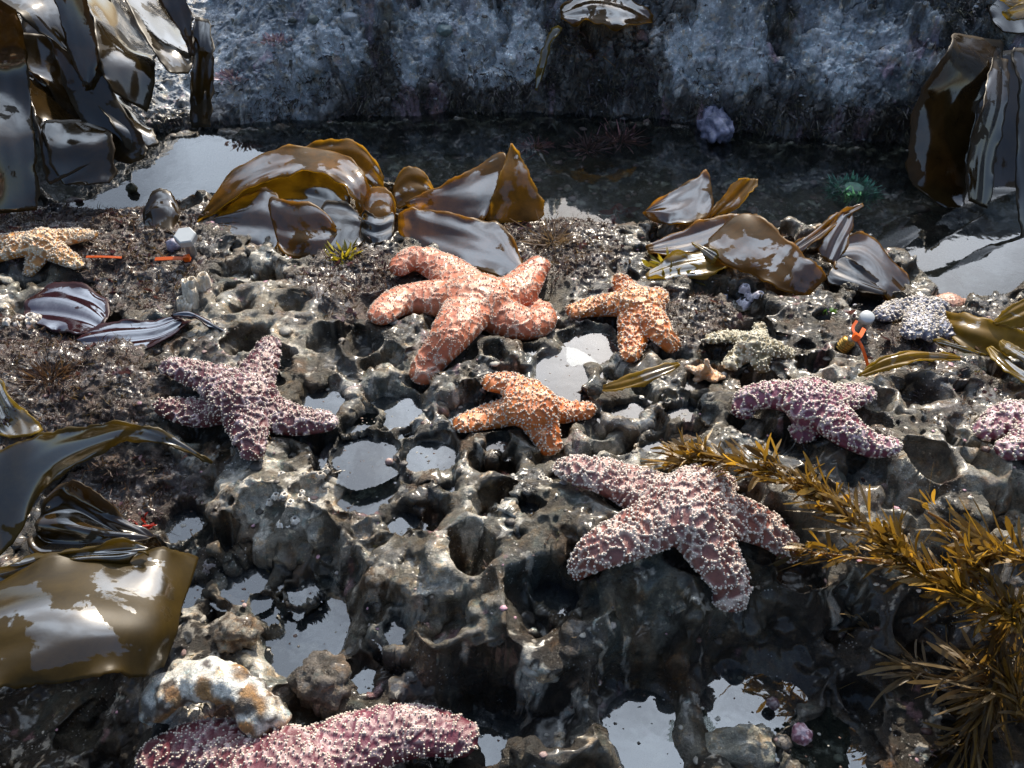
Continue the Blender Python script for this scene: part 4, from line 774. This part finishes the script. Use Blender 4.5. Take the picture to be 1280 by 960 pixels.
# brass plug
b0 = hit(1050, 440) + np.array([0, 0, .008]); b1 = P(1062, 425, b0[2] + .022); r = empty('brass_plug', tuple(b0))
V, Fs = tube(catmull([b0, b1], 24), .0125 + .0012 * np.sign(np.sin(np.linspace(0, 30, 24))), 20); child('barrel', mkmesh('barrel', V, Fs, M['brass']), r)
V, Fs = tube(catmull([b1, b1 + (b1 - b0) * .35], 6), .006, 12); child('pin', mkmesh('pin', V, Fs, M['metal']), r); tag(r, 'ribbed brass plug lying in a small hole of the light rock', 'metal plug')
# orange cable ties
def strip(name, pts, w, h, mat, root=None):
    path = catmull(pts, 40); T = unit(np.gradient(path, axis=0)); S = unit(np.cross(T, [0, -.4, 1.0])); U = np.cross(S, T)
    V = np.stack([path + S * w + U * h, path - S * w + U * h, path - S * w - U * h, path + S * w - U * h], 1).reshape(-1, 3); i = np.arange(160).reshape(40, 4); j = np.roll(i, -1, 1)
    me = mkmesh(name, V, [np.stack([i[:-1], j[:-1], j[1:], i[1:]], -1).reshape(-1, 4), np.array([[0, 1, 2, 3], [159, 158, 157, 156]])], M[mat], smooth=False)
    return child(name, me, root) if root is not None else ob(name, me)
def up(p, h): return p + np.array([0, 0, h])
z0 = hit(215, 324)[2] + .012
r = empty('cable_tie', tuple(P(236, 322, z0))); strip('strap', [P(194, 324, z0), P(215, 323, z0 + .004), P(236, 323, z0 + .004)], .0042, .0012, 'orange', r)
V, Fs = prism(4, .0085, .013, P(230, 323, z0 + .004), (1, 0, .1), .78); child('head', mkmesh('head', V, Fs, M['orange'], smooth=False), r); tag(r, 'orange cable tie lying beside the white hexagonal bolt', 'cable tie', 'orange cable ties')
z1 = hit(130, 322)[2] + .008; o = strip('cable_tie', [P(108, 321, z1), P(130, 321, z1 + .003), P(152, 322, z1)], .0026, .001, 'orange'); tag(o, 'thin orange cable tie end beside the left orange star', 'cable tie', 'orange cable ties')
z2 = hit(1070, 430)[2]; r = empty('cable_tie', tuple(P(1086, 456, z2)))
strip('strap', [P(1085, 457, z2 + .01), P(1078, 435, z2 + .035), P(1070, 420, z2 + .045), P(1066, 410, z2 + .05), P(1071, 401, z2 + .055)], .0026, .001, 'orange', r)
strip('loop', [P(1080, 411, z2 + .045), P(1074, 421, z2 + .05), P(1066, 423, z2 + .045)], .0038, .0011, 'orange', r)
V, Fs = prism(4, .0075, .012, P(1067, 424, z2 + .046), (.4, 0, .8), .4); child('head', mkmesh('head', V, Fs, M['orange'], smooth=False), r); tag(r, 'orange cable tie looped upright around the bolt by the brass plug', 'cable tie', 'orange cable ties')
# barnacles, shells, stones
def barnacles(label, px, py, spread, n, r, c1=(.72, .66, .56), c2=(.5, .36, .2), h=1.4, seed=0, flat=.7):
    p = hit(px, py); k = pxs(px, py, p[2]); root = empty('barnacle_cluster', tuple(p)); g = np.random.default_rng(seed + 90)
    for i in range(n):
        q = p + np.array([g.normal(0, spread * .4), g.normal(0, spread * .4 / flat), 0]) * k; R = r * k * g.uniform(.6, 1.15); H_ = R * h * g.uniform(.8, 1.3)
        q[2] = hs(q[0], q[1]) - .004; a = np.arange(22) / 22 * 2 * pi; lean = g.normal(0, .25, 2)
        rows = []
        for t, rr in ((0, 1.0), (.35, .86), (.7, .7), (1.0, .5), (.93, .38), (.5, .25)):
            rad = R * rr * (1 + .1 * np.sign(np.cos(a * 6 + i)) * (t < .99) + .06 * np.cos(a * 11 + i * 2))
            rows.append(np.stack([q[0] + rad * np.cos(a) + lean[0] * H_ * t, q[1] + rad * np.sin(a) + lean[1] * H_ * t, np.full(22, q[2] + H_ * t)], 1))
        V = np.concatenate(rows); ii = np.arange(len(V)).reshape(6, 22); jj = np.roll(ii, -1, 1); m = g.random((22,))[None, :].repeat(6, 0).ravel()[:, None]
        Cc = np.array(c1) * (1 - m * .6) + np.array(c2) * m * .6; Cc[110:] = (.12, .09, .07)
        child('barnacle', mkmesh('barnacle', V, [np.stack([ii[:-1], jj[:-1], jj[1:], ii[1:]], -1).reshape(-1, 4), ii[-1][None]], M['shell'], Cc), root)
    tag(root, label, 'barnacles', 'barnacle clusters'); return root
barnacles('tall cream barnacles in a clump below the white hexagonal bolt', 240, 378, 24, 11, 9, h=2.2, seed=1)
barnacles('pale barnacles at the left edge in front of the dark red blade', 42, 402, 24, 9, 8, (.6, .58, .56), h=1.1, seed=2)
barnacles('pale lilac barnacles under the biggest blade of the right kelp heap', 925, 372, 26, 9, 8, (.6, .58, .62), (.4, .35, .42), h=1.0, seed=3)
barnacles('white barnacles on the ridge left of the round pools', 355, 618, 38, 12, 6, (.75, .74, .7), h=.7, seed=4)
barnacles('white barnacles at the top of the boulder by the knobbly purple star', 680, 592, 18, 6, 6, (.75, .72, .66), h=.7, seed=5)
barnacles('grey barnacles beside the maroon star with rusty specks', 410, 590, 24, 7, 6, (.5, .48, .44), h=.8, seed=6)
barnacles('small white barnacles between the round pools and the orange draped star', 560, 778, 24, 6, 5, (.75, .72, .66), h=.6, seed=7)
barnacles('dark barnacles on a knob in the lower left pool', 262, 735, 24, 6, 9, (.3, .27, .27), (.12, .1, .09), h=.8, seed=8)
# white-crusted arch of rock above the lowest star
zc = -.05; pth = catmull([P(205, 925, zc - .09), P(203, 875, zc + .01), P(245, 852, zc + .03), P(300, 866, zc + .03), P(332, 900, zc + .01), P(340, 950, zc - .09)], 90)
V, Fs = tube(pth, .026, 40, .9); nn = noise3(V * 30, 3) * .35 + noise3(V * 75, 4) * .22 + noise3(V * 190, 6) * .1; cen = np.concatenate([np.repeat(pth, 40, 0), pth[:1], pth[-1:]]); V = cen + (V - cen) * (1 + nn)[:, None]
mm_ = ss(-.2, .0, noise3(V * 38, 5) + .5 * noise3(V * 110, 7) + .08)[:, None]; m2_ = ss(.2, .5, noise3(V * 50 + 5, 15))[:, None]
Cc = (np.array((.1, .075, .055)) * (1 - mm_) + np.array((.78, .75, .67)) * mm_) * (1 - m2_) + np.array((.36, .2, .08)) * m2_
tag(ob('crusted_rock', mkmesh('crusted_rock', V, Fs, M['rock'], Cc)), 'arched knob of rock crusted white and orange above the lowest star', 'rock')
G = 'limpets and snails'
lump('limpet', 'smallest dark limpet on the smooth blue slab, left one of the pair', 'limpet', 366, 28, 5, (.07, .08, .07), sc3=(1, 1, .7), ridge=12, group=G, base=(IV3, IF3))
lump('limpet', 'dark limpet on the smooth blue slab, right one of the pair', 'limpet', 392, 28, 7, (.1, .12, .11), sc3=(1, 1, .7), ridge=12, seed=2, group=G, base=(IV3, IF3))
lump('limpet', 'pale limpet between the smooth slab and the mossy wall', 'limpet', 437, 26, 10, (.4, .42, .45), sc3=(1, 1, .6), ridge=14, seed=3, group=G, base=(IV3, IF3))
lump('limpet', 'grey-green limpet on a bare patch of the wall, top centre', 'limpet', 556, 42, 10, (.12, .17, .17), sc3=(1, 1, .6), ridge=14, seed=4, group=G, base=(IV3, IF3))
lump('limpet', 'pale limpet at the very top of the mossy wall beside the smooth slab', 'limpet', 422, 26, 6, (.35, .36, .38), sc3=(1, 1, .6), ridge=10, seed=5, group=G, base=(IV3, IF3))
lump('snail', 'dark snail in the bright left pool', 'snail', 166, 240, 7, (.05, .045, .025), z=WL, sc3=(1, .8, 1), seed=6, group=G, c2=(.12, .11, .05), sink=.3, base=(IV3, IF3))
lump('snail', 'tiny brown snail in the left pool near the turf', 'snail', 99, 253, 4, (.09, .04, .03), z=WL, sc3=(1.3, .8, .8), seed=7, group=G, sink=.3, base=(IV3, IF3))
lump('snail', 'round pink-purple snail in the bottom right pool', 'snail', 1000, 922, 13, (.22, .09, .12), z=-.08, sc3=(1, 1, .9), seed=8, group=G, c2=(.5, .38, .42), sink=.3)
lump('snail', 'dark purple snail at the rim of the bottom right pool', 'snail', 965, 882, 8, (.12, .06, .07), z=-.12, sc3=(1, 1, .9), seed=9, group=G, c2=(.3, .25, .25), sink=.2, base=(IV3, IF3))
lump('mussel', 'blue-purple mussel half sunk at the foot of the wall', 'mussel', 893, 166, 24, (.09, .1, .16), z=WL, sc3=(.8, 1.5, .75), ridge=9, lumpy=.28, seed=10, c2=(.24, .24, .34), sink=.55)
lump('chiton', 'dark oval chiton on the front slope left of the two bottom pools', 'chiton', 785, 585, 11, (.05, .045, .04), sc3=(1.2, .8, .5), ridge=8, seed=11)
lump('pebble', 'lilac pebble wedged beside the white hexagonal bolt', 'pebble', 219, 312, 9, (.3, .29, .38), sc3=(1, .9, 1), seed=12, group='pebbles', base=(IV3, IF3))
lump('pebble', 'white pebble above the tiny upturned star', 'pebble', 905, 470, 4, (.6, .58, .52), sc3=(1, .9, .8), seed=13, group='pebbles', base=(IV3, IF3))
lump('pebble', 'grey boulder knob in the bottom right corner of the round bottom pool', 'pebble', 925, 948, 46, (.2, .19, .15), mat='rock', sc3=(1.1, .7, .6), lumpy=.3, seed=14, group='pebbles', c2=(.38, .36, .3), z=-.16, sink=.3)
lump('pebble', 'crusted brown knob between the lower left pools', 'pebble', 300, 800, 26, (.1, .07, .045), mat='rock', sc3=(1, .9, .8), lumpy=.3, seed=15, group='pebbles', c2=(.3, .27, .22), z=-.08, sink=.3)
lump('pebble', 'dark crusted knob right of the arched white rock', 'pebble', 405, 862, 36, (.05, .04, .03), mat='rock', sc3=(1, .9, .8), lumpy=.3, seed=16, group='pebbles', c2=(.14, .12, .1), z=-.08, sink=.3)
# green anemone under water
p = P(1064, 246, -.1); r = empty('anemone', tuple(p)); V = IV3 * np.array([.05, .05, .035]) + p; child('column', mkmesh('column', V, IF3, M['turf'], np.array((.08, .2, .15))), r)
n = 600; a = rng.uniform(0, 2 * pi, n); rr = rng.uniform(.25, 1, n) ** .5; B = p + np.stack([np.cos(a) * rr * .06, np.sin(a) * rr * .055, .03 * (1.2 - rr)], 1); D = unit(np.stack([np.cos(a) * rr, np.sin(a) * rr, np.full(n, .45)], 1)); S = unit(np.cross(D, [0, 0, 1.]))
V, q, CC = ribbons(B, D, S, rng.uniform(.01, .026, n), rng.uniform(.003, .005, n), rng.normal(0, .4, (n, 3)), np.array([(.09, .28, .22)]) * rng.uniform(.6, 1.3, (n, 1)), 3, 'strap'); child('tentacles', mkmesh('tentacles', V, q, M['turf'], CC), r)
tag(r, 'green anemone spread open under the dark channel water', 'anemone')
def tuft(name, label, cat, px, py, r, L_, W_, cols, n=120, z=None, up_=.8, prof='strap', group=None, mat='turf'):
    p = hit(px, py) if z is None else P(px, py, z); k = r * pxs(px, py, p[2]); d = rng.normal(0, 1, (n, 3)); d[:, 2] = np.abs(d[:, 2]) * up_ + .15; D = unit(d); B = p + d * np.array([1, 1, 0]) * k * .35; S = unit(np.cross(D, rng.normal(0, 1, (n, 3))))
    Cc = np.array(cols)[rng.integers(0, len(cols), n)] * rng.uniform(.6, 1.3, (n, 1)); V, q, CC = ribbons(B, D, S, L_ * rng.uniform(.5, 1.2, n), W_ * rng.uniform(.6, 1.3, n), rng.normal(0, .3, (n, 3)), Cc, 4, prof)
    return tag(ob(name, mkmesh(name, V, q, M[mat], CC)), label, cat, group)
tuft('coralline_tuft', 'pink branching coralline tuft under water, left of the channel centre', 'coralline algae', 735, 186, 24, .035, .004, [(.3, .16, .2), (.2, .1, .13)], z=-.1, group='pink coralline tufts', up_=.3)
tuft('coralline_tuft', 'pink branching coralline tuft under water, right of the channel centre', 'coralline algae', 775, 176, 22, .05, .005, [(.3, .16, .19), (.22, .11, .14)], z=-.1, group='pink coralline tufts', up_=.3)
tuft('coralline_tuft', 'pink coralline tuft under water just behind the tallest kelp peak', 'coralline algae', 668, 184, 18, .03, .004, [(.4, .18, .24)], z=-.1, group='pink coralline tufts', up_=.3, n=80)
tuft('coralline_tuft', 'pink coralline crust tuft at the foot of the smooth slab', 'coralline algae', 290, 95, 26, .02, .008, [(.4, .3, .38), (.3, .2, .28)], group='pink coralline tufts', prof='leaf')
tuft('coralline_tuft', 'pink coralline crust tuft beside the crack in the slab', 'coralline algae', 345, 50, 20, .018, .008, [(.38, .28, .34), (.3, .2, .26)], group='pink coralline tufts', prof='leaf')
tuft('weed_tuft', 'yellow-green weed tuft between the golden arch and the pink-orange star', 'seaweed', 430, 322, 24, .028, .006, [(.35, .3, .03), (.16, .15, .02)], n=60, prof='leaf', group='small weed tufts')
tuft('weed_tuft', 'yellow-green weed tuft left of the right kelp heap', 'seaweed', 838, 340, 26, .032, .009, [(.3, .26, .03), (.16, .12, .02)], n=60, prof='leaf', group='small weed tufts')
tuft('weed_tuft', 'bright red weed scrap in the dark hollow at the left', 'seaweed', 180, 652, 12, .018, .014, [(.28, .02, .012)], n=5, prof='leaf', group='small weed tufts')
tuft('weed_tuft', 'dark red weed under water at the near side of the channel', 'seaweed', 775, 266, 16, .03, .022, [(.16, .02, .02)], n=14, z=-.1, up_=.3, prof='leaf', group='small weed tufts')
tuft('weed_tuft', 'bright green weed scrap behind the brass plug', 'seaweed', 1034, 390, 8, .014, .008, [(.07, .17, .03)], n=10, prof='leaf', group='small weed tufts')
tuft('weed_tuft', 'dark stringy weed clump at the left of the pale rock ledge', 'seaweed', 60, 470, 40, .035, .003, [(.06, .035, .03), (.1, .06, .04)], n=300, prof='hair', group='small weed tufts')
tuft('weed_tuft', 'grey-brown stringy weed heap right of the widest kelp blade', 'seaweed', 690, 300, 34, .04, .003, [(.14, .1, .08), (.2, .15, .12)], n=420, up_=.3, prof='hair', group='small weed tufts')
tuft('weed_tuft', 'thin brown weed strands hanging below the kelp caught on the wall', 'seaweed', 735, 60, 30, .06, .003, [(.1, .06, .03), (.2, .12, .04)], n=90, up_=-.2, prof='hair', group='small weed tufts')

# ------------------------------------------------------------------ light
SAZ = radians(14); SEL = radians(36)          # azimuth to the right of the view direction, elevation
sd = np.array([sin(SAZ) * cos(SEL), cos(SAZ) * cos(SEL), sin(SEL)])
sun = bpy.data.lights.new('sun', 'SUN'); sun.energy = 5.0; sun.angle = radians(.5); sun.color = (1, .885, .72)
so = bpy.data.objects.new('sun', sun); col.objects.link(so)
import mathutils
so.rotation_euler = mathutils.Vector(sd).to_track_quat('Z', 'Y').to_euler()
wd = bpy.data.worlds.new('World'); sc.world = wd; wd.use_nodes = True; nt = wd.node_tree; nt.nodes.clear(); L = nt.links
sky = N(nt, 'ShaderNodeTexSky'); sky.sky_type = 'NISHITA'; sky.sun_disc = False; sky.sun_elevation = SEL; sky.sun_rotation = SAZ; sky.dust_density = 2.0; sky.air_density = 1.0
bg = N(nt, 'ShaderNodeBackground'); bg.inputs[1].default_value = .1; L.new(sky.outputs[0], bg.inputs[0])
# bright thin cloud around the sun
tcn = N(nt, 'ShaderNodeTexCoord').outputs['Generated']
dt = N(nt, 'ShaderNodeVectorMath', operation='DOT_PRODUCT'); L.new(tcn, dt.inputs[0]); dt.inputs[1].default_value = tuple(np.array([sin(radians(4)) * cos(radians(46)), cos(radians(4)) * cos(radians(46)), sin(radians(46))]))
lobe = N(nt, 'ShaderNodeMapRange', interpolation_type='SMOOTHSTEP'); L.new(dt.outputs['Value'], lobe.inputs[0]); lobe.inputs[1].default_value = .68; lobe.inputs[2].default_value = .86
cn = noise_n(nt, tcn, 4.2, 7, .6, .4); cf = mr(nt, cn.outputs['Fac'], .4, .6, .5, 1.3)
mm = N(nt, 'ShaderNodeMath', operation='MULTIPLY'); L.new(lobe.outputs[0], mm.inputs[0]); L.new(cf, mm.inputs[1])
m3 = N(nt, 'ShaderNodeMath', operation='MULTIPLY'); L.new(mm.outputs[0], m3.inputs[0]); m3.inputs[1].default_value = 1.6
bg2 = N(nt, 'ShaderNodeBackground'); bg2.inputs[0].default_value = (.74, .86, 1.0, 1); L.new(m3.outputs[0], bg2.inputs[1])
ad = N(nt, 'ShaderNodeAddShader'); L.new(bg.outputs[0], ad.inputs[0]); L.new(bg2.outputs[0], ad.inputs[1])
wo = N(nt, 'ShaderNodeOutputWorld'); L.new(ad.outputs[0], wo.inputs[0])
vs = sc.view_settings; vs.view_transform = 'Standard'; vs.look = 'None'; vs.gamma = 1; vs.use_curve_mapping = False; vs.exposure = 0.42
sc.cycles.max_bounces = 6; sc.cycles.transparent_max_bounces = 8; sc.cycles.caustics_reflective = False; sc.cycles.caustics_refractive = False
sc.cycles.sample_clamp_indirect = 4; sc.cycles.sample_clamp_direct = 12; sc.cycles.use_denoising = True
